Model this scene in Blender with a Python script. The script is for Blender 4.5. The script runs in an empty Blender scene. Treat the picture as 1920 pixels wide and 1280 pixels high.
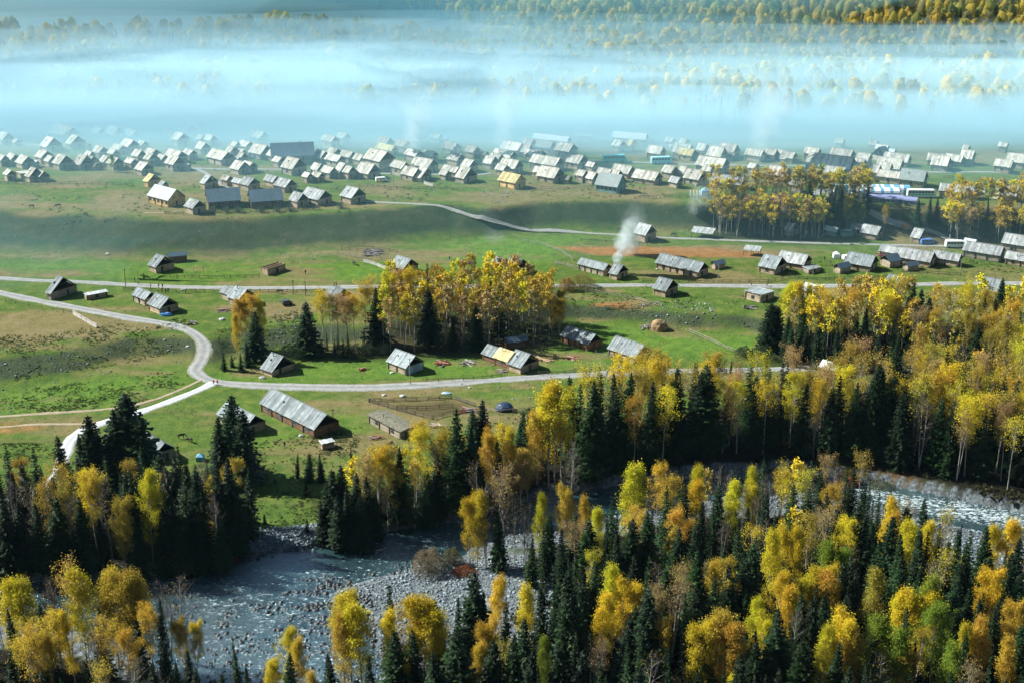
import bpy, bmesh, math, random
import numpy as np
from mathutils import Vector, Matrix

R = math.radians
scene = bpy.context.scene
COL = scene.collection

# ------------------------------------------------------------------ camera
CAM_H = 158.0
PITCH = R(20.0)
F_PX = 2800.0
cam_d = bpy.data.cameras.new('camera')
cam = bpy.data.objects.new('camera', cam_d)
COL.objects.link(cam)
cam.location = (0, 0, CAM_H)
cam.rotation_euler = (R(90) - PITCH, 0, 0)
cam_d.sensor_width = 36
cam_d.lens = F_PX / 1920 * 36
cam_d.clip_start = 1
cam_d.clip_end = 6000
scene.camera = cam

# ------------------------------------------------------------------ light
SUN_EL = R(39)
SUN_DIR = Vector((-1.0, 0.3, 0)).normalized()          # towards the sun, on the ground
world = bpy.data.worlds.new('World')
scene.world = world
world.use_nodes = True
wn = world.node_tree.nodes
wl = world.node_tree.links
sky = wn.new('ShaderNodeTexSky')
sky.sky_type = 'NISHITA'
sky.sun_disc = False
sky.sun_elevation = SUN_EL
sky.sun_rotation = math.atan2(SUN_DIR.x, SUN_DIR.y)
sky.ozone_density = 2.0
wn['Background'].inputs['Strength'].default_value = 0.05
wl.new(sky.outputs['Color'], wn['Background'].inputs['Color'])
sun_d = bpy.data.lights.new('sun', 'SUN')
sun_d.energy = 5.0
sun_d.angle = R(0.5)
sun_d.color = (1.0, 0.96, 0.89)
sun = bpy.data.objects.new('sun', sun_d)
COL.objects.link(sun)
sd = Vector((SUN_DIR.x * math.cos(SUN_EL), SUN_DIR.y * math.cos(SUN_EL), math.sin(SUN_EL)))
sun.rotation_euler = sd.to_track_quat('Z', 'Y').to_euler()
sun.location = (-300, 0, 400)

scene.view_settings.view_transform = 'Standard'
scene.view_settings.look = 'None'
scene.view_settings.gamma = 1
scene.view_settings.exposure = 1.08
scene.view_settings.use_curve_mapping = False
scene.render.engine = 'CYCLES'
scene.cycles.max_bounces = 6
scene.cycles.diffuse_bounces = 2
scene.cycles.glossy_bounces = 2
scene.cycles.transmission_bounces = 2
scene.cycles.transparent_max_bounces = 8
scene.cycles.volume_bounces = 3
scene.cycles.use_denoising = True
scene.cycles.caustics_reflective = False
scene.cycles.caustics_refractive = False

# ------------------------------------------------------------------ helpers
SP, CP = math.sin(PITCH), math.cos(PITCH)
def ray(px, py):
    u = (np.asarray(px, float) - 960) / F_PX
    v = (640 - np.asarray(py, float)) / F_PX
    return u, CP + v * SP, -SP + v * CP
def at_z(px, py, z):
    dx, dy, dz = ray(px, py)
    t = (z - CAM_H) / dz
    return dx * t, dy * t
def project(x, y, z):
    depth = y * CP - (z - CAM_H) * SP
    up = y * SP + (z - CAM_H) * CP
    return 960 + F_PX * x / depth, 640 - F_PX * up / depth
def ppm(x, y, z):                                    # photograph pixels per metre there
    return F_PX / (y * CP - (z - CAM_H) * SP)
def line_w(pts, z):
    p = np.array(pts, float)
    X, Y = at_z(p[:, 0], p[:, 1], z)
    return X, Y
def az_line(pts, z):
    X, Y = line_w(pts, z)
    a = X / Y
    i = np.argsort(a)
    return a[i], Y[i]
def ss(e0, e1, x):
    t = np.clip((x - e0) / (e1 - e0), 0, 1)
    return t * t * (3 - 2 * t)
def bank(e0, e1, x):                                  # foot runs out softly, crest breaks sharply
    t = np.clip((x - e0) / (e1 - e0), 0, 1)
    return t ** 1.5 * (1.18 - .18 * t ** 4)
_rs = np.random.RandomState(11)
_NT = _rs.rand(256, 256)
def vnoise(x, y):
    x = np.asarray(x, float); y = np.asarray(y, float)
    xi = np.floor(x).astype(int); yi = np.floor(y).astype(int)
    fx = x - xi; fy = y - yi
    fx = fx * fx * (3 - 2 * fx); fy = fy * fy * (3 - 2 * fy)
    a = _NT[xi & 255, yi & 255]; b = _NT[(xi + 1) & 255, yi & 255]
    c = _NT[xi & 255, (yi + 1) & 255]; d = _NT[(xi + 1) & 255, (yi + 1) & 255]
    return (a * (1 - fx) + b * fx) * (1 - fy) + (c * (1 - fx) + d * fx) * fy
def fbm(x, y, o=4):
    s = 0; A = .5
    for k in range(o):
        s = s + A * (vnoise(x * 2**k + 17.3 * k, y * 2**k + 5.1 * k) - .5)
        A *= .5
    return s

# ------------------------------------------------------------------ lie of the land
Z_MID, Z_VIL, Z_EDGE, Z_WATER = 3.5, 12.0, -1.5, -4.0
B2T = az_line([(-900, 392), (-100, 395), (0, 392), (150, 400), (300, 408), (500, 402), (650, 396), (720, 390), (850, 384), (905, 391), (950, 387),
               (1000, 378), (1200, 374), (1340, 384), (1600, 390), (1750, 396), (2020, 402), (2900, 402)], Z_VIL)
B2B = az_line([(-900, 485), (-100, 485), (0, 480), (250, 487), (450, 482), (600, 470), (750, 460), (860, 450), (930, 444), (1000, 438),
               (1100, 438), (1200, 436), (1330, 434), (1450, 436), (1600, 438), (1750, 446), (2020, 452), (2900, 452)], Z_MID)
B1T = az_line([(-900, 665), (-100, 662), (0, 656), (120, 645), (250, 622), (330, 620), (400, 622), (430, 606), (550, 600), (700, 598), (900, 580), (1050, 562),
               (1150, 570), (1250, 578), (1400, 584), (1440, 592), (1600, 620), (2020, 640), (2900, 660)], Z_MID)
B1B = az_line([(-900, 735), (-100, 735), (0, 730), (100, 716), (250, 676), (340, 678), (400, 702), (430, 680), (550, 655), (700, 650), (900, 625), (1050, 602),
               (1150, 606), (1250, 620), (1400, 624), (1440, 640), (1600, 668), (2020, 690), (2900, 700)], 0)
RVT = az_line([(-900, 1075), (-100, 1078), (0, 1075), (200, 1070), (380, 1050), (455, 1006), (560, 990), (700, 970), (860, 948), (930, 925),
               (1050, 902), (1300, 868), (1500, 858), (1600, 878), (1750, 903), (1920, 935), (2050, 950), (2900, 1000)], Z_EDGE)
RVB = az_line([(-900, 1100), (-100, 1100), (0, 1096), (200, 1090), (380, 1070), (450, 1048), (560, 1034), (640, 1017), (740, 995), (860, 980), (960, 948),
               (1050, 928), (1300, 892), (1500, 884), (1600, 902), (1750, 928), (1920, 965), (2050, 985), (2900, 1060)], Z_WATER)
MID0 = az_line([(-900, 840), (2900, 840)], 0)
SOUTH = [(-900, 1100), (-300, 1120), (-100, 1150), (100, 1170), (250, 1205), (330, 1290), (400, 1345), (720, 1345), (700, 1280), (705, 1230), (685, 1170),
         (615, 1125), (640, 1097), (760, 1064), (860, 1037), (885, 1005), (960, 1000), (1060, 985), (1150, 965), (1300, 935), (1450, 925), (1600, 925),
         (1690, 962), (1800, 985), (1920, 1012), (2050, 1035), (2400, 1080), (2900, 1130)]
NORTH = [(2900, 900), (-900, 900)]
WP = np.stack(at_z(np.array([p[0] for p in SOUTH + NORTH]), np.array([p[1] for p in SOUTH + NORTH]), Z_WATER), 1)
def sdf_poly(P, X, Y):
    d = np.full(X.shape, 1e9); inside = np.zeros(X.shape, bool)
    n = len(P)
    for i in range(n):
        ax, ay = P[i]; bx, by = P[(i + 1) % n]
        ex, ey = bx - ax, by - ay
        t = np.clip(((X - ax) * ex + (Y - ay) * ey) / (ex * ex + ey * ey + 1e-9), 0, 1)
        d = np.minimum(d, (X - ax - t * ex)**2 + (Y - ay - t * ey)**2)
        c = ((ay > Y) != (by > Y)) & (X < (bx - ax) * (Y - ay) / (by - ay + 1e-12) + ax)
        inside ^= c
    d = np.sqrt(d)
    return np.where(inside, -d, d)
def wpoly(pts, z):
    p = np.array(pts, float)
    return np.stack(at_z(p[:, 0], p[:, 1], z), 1)

def height(X, Y, rough=True):
    X = np.asarray(X, float); Y = np.asarray(Y, float)
    a = X / np.maximum(Y, 150.)
    I = lambda L: np.interp(a, L[0], L[1])
    b2 = bank(I(B2B), I(B2T), Y); b1 = ss(I(B1B), I(B1T), Y)
    h = Z_MID * b1 + (Z_VIL - Z_MID) * b2
    d1 = np.maximum(Y - 690, 0); d2 = np.maximum(Y - 950, 0); d3 = np.maximum(Y - 1500, 0)
    h = h + .12 * d1 * d1 / (d1 + 60) + .3 * d2 * d2 / (d2 + 60) - .35 * d3
    yt, yb = I(RVT), I(RVB)
    h = h + Z_EDGE * (1 - ss(yt, I(MID0), Y))
    north = Y > yb
    h = np.where(Y < yt, Z_EDGE + (Z_WATER - .5 - Z_EDGE) * (1 - ss(yb - 3, yt, Y)), h)
    near = Y < np.maximum(yb, 0) + 1
    if near.any():
        sd_ = np.full(h.shape, 50.)
        sd_[near] = sdf_poly(WP, X[near], Y[near])
        south = -4.6 + ss(-2.5, 3.5, sd_) * 1.05 + ss(9, 45, sd_) * 2.0
        bar = fbm(X / 9, Y / 5, 3) * .9 * ss(-6, 3, sd_)
        h = np.where(near, south + bar, h)
    h = h + np.maximum(190 - Y, 0) * .8
    if rough:
        h = h + fbm(X / 45, Y / 45, 3) * 1.0 * ss(.0, 30., np.abs(Y - yb)) * (1 + 3 * b2 * (1 - b2) * 4)
        h = h + fbm(X / 6 + 40, Y / 6, 2) * (.22 + 1.6 * (b1 * (1 - b1) + b2 * (1 - b2)) * 2) * (Y > yt)
        h = h + np.where(Y > 720, fbm(X / 140 + 9, Y / 140, 3) * 26 * ss(720, 900, Y), 0)
    return h
def height1(x, y):
    return float(height(np.array([x]), np.array([y]))[0])

_T = np.concatenate([np.arange(170, 700, 1.5), np.arange(700, 1700, 4.)])
def hit(px, py, up=0.0):
    """ground point seen at a photo pixel (or the foot of something `up` metres tall whose top is seen there)"""
    dx, dy, dz = ray(px, py)
    x = dx * _T; y = dy * _T; z = CAM_H + dz * _T
    g = height(x, y) + up
    k = np.nonzero(z <= g)[0]
    if len(k) == 0:
        return None
    k = max(int(k[0]), 1)
    f0 = z[k - 1] - g[k - 1]; f1 = z[k] - g[k]
    t = f0 / (f0 - f1 + 1e-9)
    X = x[k - 1] + (x[k] - x[k - 1]) * t; Y = y[k - 1] + (y[k] - y[k - 1]) * t
    return float(X), float(Y), height1(X, Y)

# ------------------------------------------------------------------ object helpers
def tag(o, label=None, cat=None, group=None, kind=None):
    if label: o['label'] = label
    if cat: o['category'] = cat
    if group: o['group'] = group
    if kind: o['kind'] = kind
    return o
def link(name, data, parent=None, loc=(0, 0, 0), rot=(0, 0, 0), scale=(1, 1, 1)):
    o = bpy.data.objects.new(name, data)
    COL.objects.link(o)
    o.parent = parent
    o.location = loc; o.rotation_euler = rot; o.scale = scale
    return o
def mesh_np(name, V, F, mat=None, tint=None, smooth=False, mats=None, midx=None, attrs=None):
    """V (n,3), F (m,3) or (m,4) numpy arrays"""
    me = bpy.data.meshes.new(name)
    V = np.asarray(V, np.float32); F = np.asarray(F, np.int32)
    k = F.shape[1]
    me.vertices.add(len(V)); me.vertices.foreach_set('co', V.ravel())
    me.loops.add(F.size); me.loops.foreach_set('vertex_index', F.ravel())
    me.polygons.add(len(F))
    me.polygons.foreach_set('loop_start', np.arange(0, F.size, k, dtype=np.int32))
    me.polygons.foreach_set('loop_total', np.full(len(F), k, np.int32))
    if midx is not None: me.polygons.foreach_set('material_index', np.asarray(midx, np.int32))
    if smooth: me.polygons.foreach_set('use_smooth', np.ones(len(F), bool))
    me.update(calc_edges=True)
    if tint is not None:
        at = me.attributes.new('tint', 'FLOAT', 'FACE'); at.data.foreach_set('value', np.asarray(tint, np.float32))
    for nm, arr in (attrs or {}).items():
        at = me.attributes.new(nm, 'FLOAT', 'POINT'); at.data.foreach_set('value', np.asarray(arr, np.float32))
    for m in (mats or ([mat] if mat else [])): me.materials.append(m)
    return me
class MB:
    """collects boxes, tubes and quads, then becomes one mesh"""
    def __init__(s): s.v = []; s.f = []; s.t = []; s.m = []
    def add(s, vs, fs, tint=1.0, m=0):
        n = len(s.v); s.v += [tuple(v) for v in vs]
        s.f += [tuple(i + n for i in f) for f in fs]
        s.t += [tint] * len(fs); s.m += [m] * len(fs)
    def box(s, c, d, rz=0, tint=1.0, m=0, M=None):
        cx, cy, cz = c; hx, hy, hz = d[0] / 2, d[1] / 2, d[2] / 2
        ca, sa = math.cos(rz), math.sin(rz)
        vs = []
        for z in (-hz, hz):
            for x, y in ((-hx, -hy), (hx, -hy), (hx, hy), (-hx, hy)):
                p = Vector((x, y, z))
                if M is not None: p = M @ p
                vs.append((cx + p.x * ca - p.y * sa, cy + p.x * sa + p.y * ca, cz + p.z))
        s.add(vs, [(3, 2, 1, 0), (4, 5, 6, 7), (0, 1, 5, 4), (1, 2, 6, 5), (2, 3, 7, 6), (3, 0, 4, 7)], tint, m)
    def bar(s, a, b, w, t=None, tint=1.0, m=0):
        a = Vector(a); b = Vector(b); d = b - a; L = d.length
        if L < 1e-6: return
        q = d.to_track_quat('X', 'Z').to_matrix()
        s.box(((a + b) / 2), (L, w, t or w), 0, tint, m, q)
    def tube(s, pts, rads, n=6, tint=1.0, m=0, cap=True):
        rings = []; base = len(s.v)
        prev = None
        for i, p in enumerate(pts):
            p = Vector(p)
            d = (Vector(pts[min(i + 1, len(pts) - 1)]) - Vector(pts[max(i - 1, 0)]))
            if d.length < 1e-6: d = Vector((0, 0, 1))
            q = d.to_track_quat('Z', 'Y').to_matrix()
            for k in range(n):
                a = 2 * math.pi * k / n
                s.v.append(tuple(p + q @ Vector((rads[i] * math.cos(a), rads[i] * math.sin(a), 0))))
        for i in range(len(pts) - 1):
            for k in range(n):
                s.f.append((base + i * n + k, base + i * n + (k + 1) % n, base + (i + 1) * n + (k + 1) % n, base + (i + 1) * n + k))
                s.t.append(tint); s.m.append(m)
        if cap:
            s.f.append(tuple(base + k for k in reversed(range(n)))); s.t.append(tint); s.m.append(m)
            s.f.append(tuple(base + (len(pts) - 1) * n + k for k in range(n))); s.t.append(tint); s.m.append(m)
    def mesh(s, name, *mats, smooth=False):
        me = bpy.data.meshes.new(name)
        me.from_pydata(s.v, [], s.f); me.update()
        at = me.attributes.new('tint', 'FLOAT', 'FACE'); at.data.foreach_set('value', np.array(s.t, np.float32))
        for m in mats: me.materials.append(m)
        if len(mats) > 1: me.polygons.foreach_set('material_index', np.array(s.m, np.int32))
        if smooth: me.polygons.foreach_set('use_smooth', np.ones(len(s.f), bool))
        return me

# ------------------------------------------------------------------ materials
def mat(name):
    m = bpy.data.materials.new(name); m.use_nodes = True
    nt = m.node_tree
    return m, nt, nt.nodes['Principled BSDF'], nt.nodes['Material Output']
def N(nt, t, **kw):
    n = nt.nodes.new(t)
    for k, v in kw.items(): setattr(n, k, v)
    return n
def noise(nt, scale, detail=4, rough=.55, vec=None, dim=None):
    n = N(nt, 'ShaderNodeTexNoise')
    n.inputs['Scale'].default_value = scale; n.inputs['Detail'].default_value = detail; n.inputs['Roughness'].default_value = rough
    if vec: nt.links.new(vec, n.inputs['Vector'])
    return n
def ramp(nt, src, stops):
    r = N(nt, 'ShaderNodeValToRGB'); e = r.color_ramp.elements
    while len(e) < len(stops): e.new(.5)
    for i, (p, c) in enumerate(stops):
        e[i].position = p; e[i].color = (c[0], c[1], c[2], 1) if hasattr(c, '__len__') else (c, c, c, 1)
    nt.links.new(src, r.inputs['Fac'])
    return r
def mixc(nt, fac, a, b, mode='MIX'):
    n = N(nt, 'ShaderNodeMix', data_type='RGBA', blend_type=mode)
    for s, i in ((fac, 0), (a, 6), (b, 7)):
        if hasattr(s, 'links'): nt.links.new(s, n.inputs[i])
        elif i == 0: n.inputs[0].default_value = s
        else: n.inputs[i].default_value = (s[0], s[1], s[2], 1)
    return n.outputs[2]
def math_(nt, op, a, b=None):
    n = N(nt, 'ShaderNodeMath', operation=op)
    for i, s in enumerate((a, b)):
        if s is None: continue
        if hasattr(s, 'links'): nt.links.new(s, n.inputs[i])
        else: n.inputs[i].default_value = s
    return n.outputs[0]
def attr(nt, name, out='Fac'):
    n = N(nt, 'ShaderNodeAttribute'); n.attribute_name = name
    return n.outputs[out]
def wpos(nt):
    return N(nt, 'ShaderNodeNewGeometry').outputs['Position']
def bump(nt, bsdf, src, strength=.5, dist=.1):
    b = N(nt, 'ShaderNodeBump'); b.inputs['Strength'].default_value = strength; b.inputs['Distance'].default_value = dist
    nt.links.new(src, b.inputs['Height']); nt.links.new(b.outputs[0], bsdf.inputs['Normal'])
def simple(name, col, rough=.8, metal=0, var=.25, scale=2.0, tinted=True, spec=.3):
    """one colour with grain, wear and the per-piece tint"""
    m, nt, b, o = mat(name)
    tc = N(nt, 'ShaderNodeTexCoord').outputs['Object']
    n = noise(nt, scale, 5, .6, tc)
    r = ramp(nt, n.outputs['Fac'], [(.3, [c * (1 - var) for c in col]), (.7, [min(1, c * (1 + var)) for c in col])])
    c = r.outputs['Color']
    if tinted:
        t = attr(nt, 'tint')
        vm = N(nt, 'ShaderNodeVectorMath', operation='SCALE'); nt.links.new(c, vm.inputs[0]); nt.links.new(t, vm.inputs['Scale'])
        c = vm.outputs[0]
    nt.links.new(c, b.inputs['Base Color'])
    b.inputs['Roughness'].default_value = rough; b.inputs['Metallic'].default_value = metal
    b.inputs['Specular IOR Level'].default_value = spec
    return m
def wood(name, c0, c1, grain=(1, 1, 1), rough=.85):
    """weathered timber: long streaks, stains, per-piece tint, house-to-house drift"""
    m, nt, b, o = mat(name)
    tc = N(nt, 'ShaderNodeTexCoord').outputs['Object']
    mp = N(nt, 'ShaderNodeMapping'); mp.inputs['Scale'].default_value = grain; nt.links.new(tc, mp.inputs['Vector'])
    n = noise(nt, 1.0, 6, .65, mp.outputs[0])
    n2 = noise(nt, .6, 4, .6, tc)
    r = ramp(nt, n.outputs['Fac'], [(.3, c0), (.72, c1)])
    dark = ramp(nt, n2.outputs['Fac'], [(.35, .72), (.62, 1.1)])
    c = mixc(nt, 1.0, r.outputs['Color'], dark.outputs['Color'], 'MULTIPLY')
    oi = N(nt, 'ShaderNodeObjectInfo')
    c = mixc(nt, 1.0, c, oi.outputs['Color'], 'MULTIPLY')
    vm = N(nt, 'ShaderNodeVectorMath', operation='SCALE'); nt.links.new(c, vm.inputs[0]); nt.links.new(attr(nt, 'tint'), vm.inputs['Scale'])
    nt.links.new(vm.outputs[0], b.inputs['Base Color'])
    b.inputs['Roughness'].default_value = rough; b.inputs['Specular IOR Level'].default_value = .25
    bump(nt, b, n.outputs['Fac'], .4, .03)
    return m
# ------------------------------------------------------------------ ground
def make_ground():
    ac = np.concatenate([np.linspace(-.62, -.24, 26)[:-1], np.linspace(-.24, .24, 390), np.linspace(.24, .62, 26)[1:]])
    yr = np.concatenate([np.linspace(-300, 200, 30)[:-1], np.linspace(200, 700, 350)[:-1], np.linspace(700, 1000, 100)[:-1], np.linspace(1000, 1850, 50)])
    A, Y = np.meshgrid(ac, yr)
    X = A * (Y + 900)
    H = height(X.ravel(), Y.ravel()).reshape(X.shape)
    V = np.stack([X.ravel(), Y.ravel(), H.ravel()], 1)
    r, c = X.shape
    idx = np.arange(r * c).reshape(r, c)
    F = np.stack([idx[:-1, :-1].ravel(), idx[:-1, 1:].ravel(), idx[1:, 1:].ravel(), idx[1:, :-1].ravel()], 1)
    x, y = V[:, 0], V[:, 1]
    a = x / np.maximum(y, 150)
    I = lambda L: np.interp(a, L[0], L[1])
    b1 = ss(I(B1B), I(B1T), y); b2 = bank(I(B2B), I(B2T), y)
    n1 = fbm(x / 25, y / 12, 4); n2 = fbm(x / 8, y / 5, 3)
    def region(pts, z, soft=6, jag=14):
        return np.clip(.5 - (sdf_poly(wpoly(pts, z), x, y) + n1 * jag) / soft, 0, 1)
    # kinds of ground cover
    gravel = np.zeros(len(x)); near = y < 480
    s = np.full(len(x), 99.); s[near] = sdf_poly(WP, x[near], y[near])
    yt, yb = I(RVT), I(RVB)
    pxl = project(x, y, np.full(len(x), -3.))[0]
    gravel = np.maximum(gravel, (y < yt + 1) * (y > yb - 4) * ((pxl > 430) & (pxl < 620)) * 1.0)
    gravel = np.maximum(gravel, (y < yb + 2) * (y > yb - 4) * (pxl > 600) * (pxl < 1500) * .6)
    gravel *= np.where((pxl > 1500) & (y > yb - 2), .15, 1)
    gravel = np.maximum(gravel, (s < 10 + n1 * 12) * (y < yb + 2) * 1.0)
    bar = region([(600, 1110), (860, 1030), (1050, 1040), (1100, 1085), (1040, 1140), (1040, 1220), (960, 1300), (700, 1345), (640, 1200)], -3.5, 4, 4)
    gravel = np.maximum(gravel, bar)
    bar2 = region([(1680, 950), (1800, 975), (1960, 1000), (1990, 1110), (1860, 1090), (1760, 1050), (1690, 1020)], -3.5, 4, 4)
    gravel = np.maximum(gravel, bar2)
    bar3 = region([(930, 985), (1060, 965), (1240, 920), (1460, 905), (1640, 915), (1720, 950), (1600, 965), (1300, 955), (1100, 1010), (930, 1030)], -3.5, 4, 4)
    gravel = np.maximum(gravel, bar3)
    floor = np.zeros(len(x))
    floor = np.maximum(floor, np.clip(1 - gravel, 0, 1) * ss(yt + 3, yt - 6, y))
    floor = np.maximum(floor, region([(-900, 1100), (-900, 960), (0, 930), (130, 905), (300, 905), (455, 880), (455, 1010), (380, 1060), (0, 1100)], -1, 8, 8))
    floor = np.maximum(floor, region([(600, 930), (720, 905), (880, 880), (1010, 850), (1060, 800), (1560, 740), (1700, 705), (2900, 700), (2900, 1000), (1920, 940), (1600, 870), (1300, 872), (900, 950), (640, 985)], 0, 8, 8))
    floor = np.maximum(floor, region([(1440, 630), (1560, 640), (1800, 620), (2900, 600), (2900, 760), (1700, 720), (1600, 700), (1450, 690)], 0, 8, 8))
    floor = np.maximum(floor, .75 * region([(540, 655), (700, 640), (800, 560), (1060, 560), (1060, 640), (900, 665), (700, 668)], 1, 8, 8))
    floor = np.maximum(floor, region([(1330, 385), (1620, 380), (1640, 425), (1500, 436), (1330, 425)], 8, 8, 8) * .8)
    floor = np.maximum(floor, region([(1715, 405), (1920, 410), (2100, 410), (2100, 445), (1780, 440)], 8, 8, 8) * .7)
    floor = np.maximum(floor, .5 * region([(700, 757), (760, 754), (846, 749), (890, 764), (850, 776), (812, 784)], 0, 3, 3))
    # dark tussocky slopes, shade painted on the village bank, dry turf, lush turf
    tuss = np.clip(4 * b1 * (1 - b1) * 1.3, 0, 1) * (.75 + n2)
    t2 = b2 + n1 * .35
    bank_shade = ss(.0, .3, t2) * ss(.0, .14, 1 - t2) * (b2 > .004) * (b2 < .999)
    dry = np.clip(.34 + n1 * 1.8 + .12 * b2, 0, 1)
    dry = np.maximum(dry, region([(0, 585), (120, 580), (260, 600), (330, 612), (250, 622), (100, 642), (0, 655), (-600, 655), (-600, 585)], Z_MID) * .9)
    dry = np.maximum(dry, region([(1040, 460), (1200, 462), (1400, 466), (1560, 470), (1440, 486), (1200, 478), (1100, 476)], Z_MID) * 1.0)
    dry = np.maximum(dry, region([(1120, 565), (1180, 560), (1240, 572), (1200, 582), (1100, 580)], Z_MID) * .9)
    dry = np.maximum(dry, region([(-300, 365), (0, 375), (260, 385), (300, 400), (100, 395), (-300, 390)], Z_VIL) * .9)
    dry = np.maximum(dry, region([(1650, 385), (1920, 380), (1920, 400), (1720, 430), (1640, 400)], Z_VIL) * .8)
    dry = np.maximum(dry, region([(440, 570), (560, 560), (620, 580), (540, 598), (440, 590)], Z_MID) * .8)
    dry = np.maximum(dry, region([(400, 527), (700, 530), (700, 545), (420, 546)], Z_MID, 3, 3) * .6)
    rust = region([(1040, 463), (1230, 462), (1400, 470), (1500, 480), (1330, 485), (1120, 478)], Z_MID, 5, 10)
    rust = np.maximum(rust, region([(1110, 566), (1200, 566), (1170, 578), (1110, 578)], Z_MID, 4, 6) * .8)
    rust = np.maximum(rust, region([(0, 785), (110, 790), (80, 812), (0, 815), (-100, 812)], 0, 4, 6) * .6)
    rust = np.maximum(rust, region([(1600, 868), (1700, 872), (1740, 900), (1850, 930), (1920, 945), (1800, 935), (1650, 905)], -1.5, 3, 4) * .7)
    lush = region([(560, 490), (700, 500), (900, 450), (1080, 450), (1010, 500), (760, 520), (620, 515)], Z_MID, 10, 14)
    lush = np.maximum(lush, region([(390, 700), (480, 690), (1100, 650), (1180, 690), (900, 706), (600, 716), (420, 712)], 0, 10, 10) * .7)
    lush = np.maximum(lush, region([(1060, 610), (1420, 630), (1440, 670), (1150, 660)], 0, 10, 10) * .8)
    lush = np.maximum(lush, region([(0, 740), (340, 690), (360, 730), (200, 765), (0, 775)], 0, 10, 10) * .7)
    lush = np.maximum(lush, region([(-200, 495), (560, 490), (700, 520), (560, 530), (-200, 512)], Z_MID, 8, 10) * .7)
    lush = np.maximum(lush, region([(440, 760), (680, 750), (1000, 740), (800, 800), (600, 850), (440, 820)], 0, 10, 10) * .5)
    pale = region([(908, 414), (935, 417), (945, 428), (925, 436), (912, 428)], 7, 4, 8) * .25
    hill = ss(690, 780, y) * .7
    me = mesh_np('ground', V, F, smooth=True, attrs=dict(gravel=gravel, floor=floor, tuss=tuss, bank_shade=bank_shade, dry=dry, rust=rust, lush=lush, pale=pale, hill=hill))
    m, nt, b, o = mat('turf'); L = nt.links
    P = wpos(nt)
    big = noise(nt, .03, 5, .6, P); mid = noise(nt, .25, 5, .65, P); fine = noise(nt, 1.6, 5, .7, P)
    mpv = N(nt, 'ShaderNodeMapping'); mpv.inputs['Scale'].default_value = (.05, .16, .1); L.new(P, mpv.inputs['Vector'])
    streak = noise(nt, 1.0, 5, .6, mpv.outputs[0])
    green = ramp(nt, mid.outputs['Fac'], [(.25, (.04, .085, .016)), (.5, (.075, .13, .022)), (.75, (.15, .175, .04))])
    lushc = ramp(nt, mid.outputs['Fac'], [(.25, (.045, .12, .016)), (.75, (.13, .23, .03))])
    dryc = ramp(nt, mid.outputs['Fac'], [(.2, (.1, .1, .035)), (.5, (.165, .145, .06)), (.8, (.23, .18, .1))])
    rustc = ramp(nt, mid.outputs['Fac'], [(.3, (.19, .09, .03)), (.7, (.3, .17, .06))])
    c = mixc(nt, attr(nt, 'lush'), green.outputs[0], lushc.outputs[0])
    dv = ramp(nt, math_(nt, 'ADD', attr(nt, 'dry'), math_(nt, 'MULTIPLY', math_(nt, 'SUBTRACT', streak.outputs['Fac'], .5), 1.5)), [(.3, 0), (.75, 1)])
    c = mixc(nt, dv.outputs[0], c, dryc.outputs[0])
    rv = ramp(nt, math_(nt, 'ADD', attr(nt, 'rust'), math_(nt, 'MULTIPLY', math_(nt, 'SUBTRACT', mid.outputs['Fac'], .5), .9)), [(.35, 0), (.8, 1)])
    c = mixc(nt, rv.outputs[0], c, rustc.outputs[0])
    tc_ = ramp(nt, fine.outputs['Fac'], [(.3, (.025, .045, .02)), (.55, (.05, .07, .035)), (.66, (.1, .11, .08)), (.72, (.3, .3, .27))])
    tv = ramp(nt, math_(nt, 'ADD', attr(nt, 'tuss'), math_(nt, 'SUBTRACT', mid.outputs['Fac'], .5)), [(.3, 0), (.75, 1)])
    c = mixc(nt, tv.outputs[0], c, tc_.outputs[0])
    s2c = ramp(nt, mid.outputs['Fac'], [(.3, (.018, .045, .02)), (.6, (.04, .06, .03)), (.8, (.085, .08, .05))])  # village bank face: darker turf colours standing in for its shade
    c = mixc(nt, math_(nt, 'MULTIPLY', attr(nt, 'bank_shade'), .95), c, s2c.outputs[0])
    # tussocks: small dark tufts everywhere in the turf
    vor = N(nt, 'ShaderNodeTexVoronoi'); vor.inputs['Scale'].default_value = .55; L.new(P, vor.inputs['Vector'])
    tf = ramp(nt, vor.outputs['Distance'], [(.12, 1), (.35, 0)])
    tufm = math_(nt, 'MULTIPLY', tf.outputs[0], ramp(nt, big.outputs['Fac'], [(.42, 0), (.6, .75)]).outputs[0])
    c = mixc(nt, tufm, c, (.03, .06, .02))
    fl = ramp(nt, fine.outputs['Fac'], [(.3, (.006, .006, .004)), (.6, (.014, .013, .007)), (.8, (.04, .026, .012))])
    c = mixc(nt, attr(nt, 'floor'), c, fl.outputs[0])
    hc = ramp(nt, mid.outputs['Fac'], [(.3, (.11, .12, .06)), (.7, (.2, .17, .1))])
    c = mixc(nt, attr(nt, 'hill'), c, hc.outputs[0])
    pb = ramp(nt, fine.outputs['Fac'], [(.3, (.2, .22, .2)), (.7, (.42, .45, .42))])
    c = mixc(nt, attr(nt, 'pale'), c, pb.outputs[0])
    vs = N(nt, 'ShaderNodeTexVoronoi'); vs.inputs['Scale'].default_value = 1.5; L.new(P, vs.inputs['Vector'])
    gv = ramp(nt, vs.outputs['Distance'], [(.1, (.22, .28, .31)), (.45, (.13, .17, .19)), (.65, (.04, .045, .05))])
    gv2 = mixc(nt, .6, gv.outputs[0], ramp(nt, math_(nt, 'MULTIPLY', vs.outputs['Color'], 1.0), [(0, .04), (.6, (.15, .18, .19)), (1, (.3, .34, .36))]).outputs[0])
    c = mixc(nt, attr(nt, 'gravel'), c, gv2)
    L.new(c, b.inputs['Base Color'])
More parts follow.
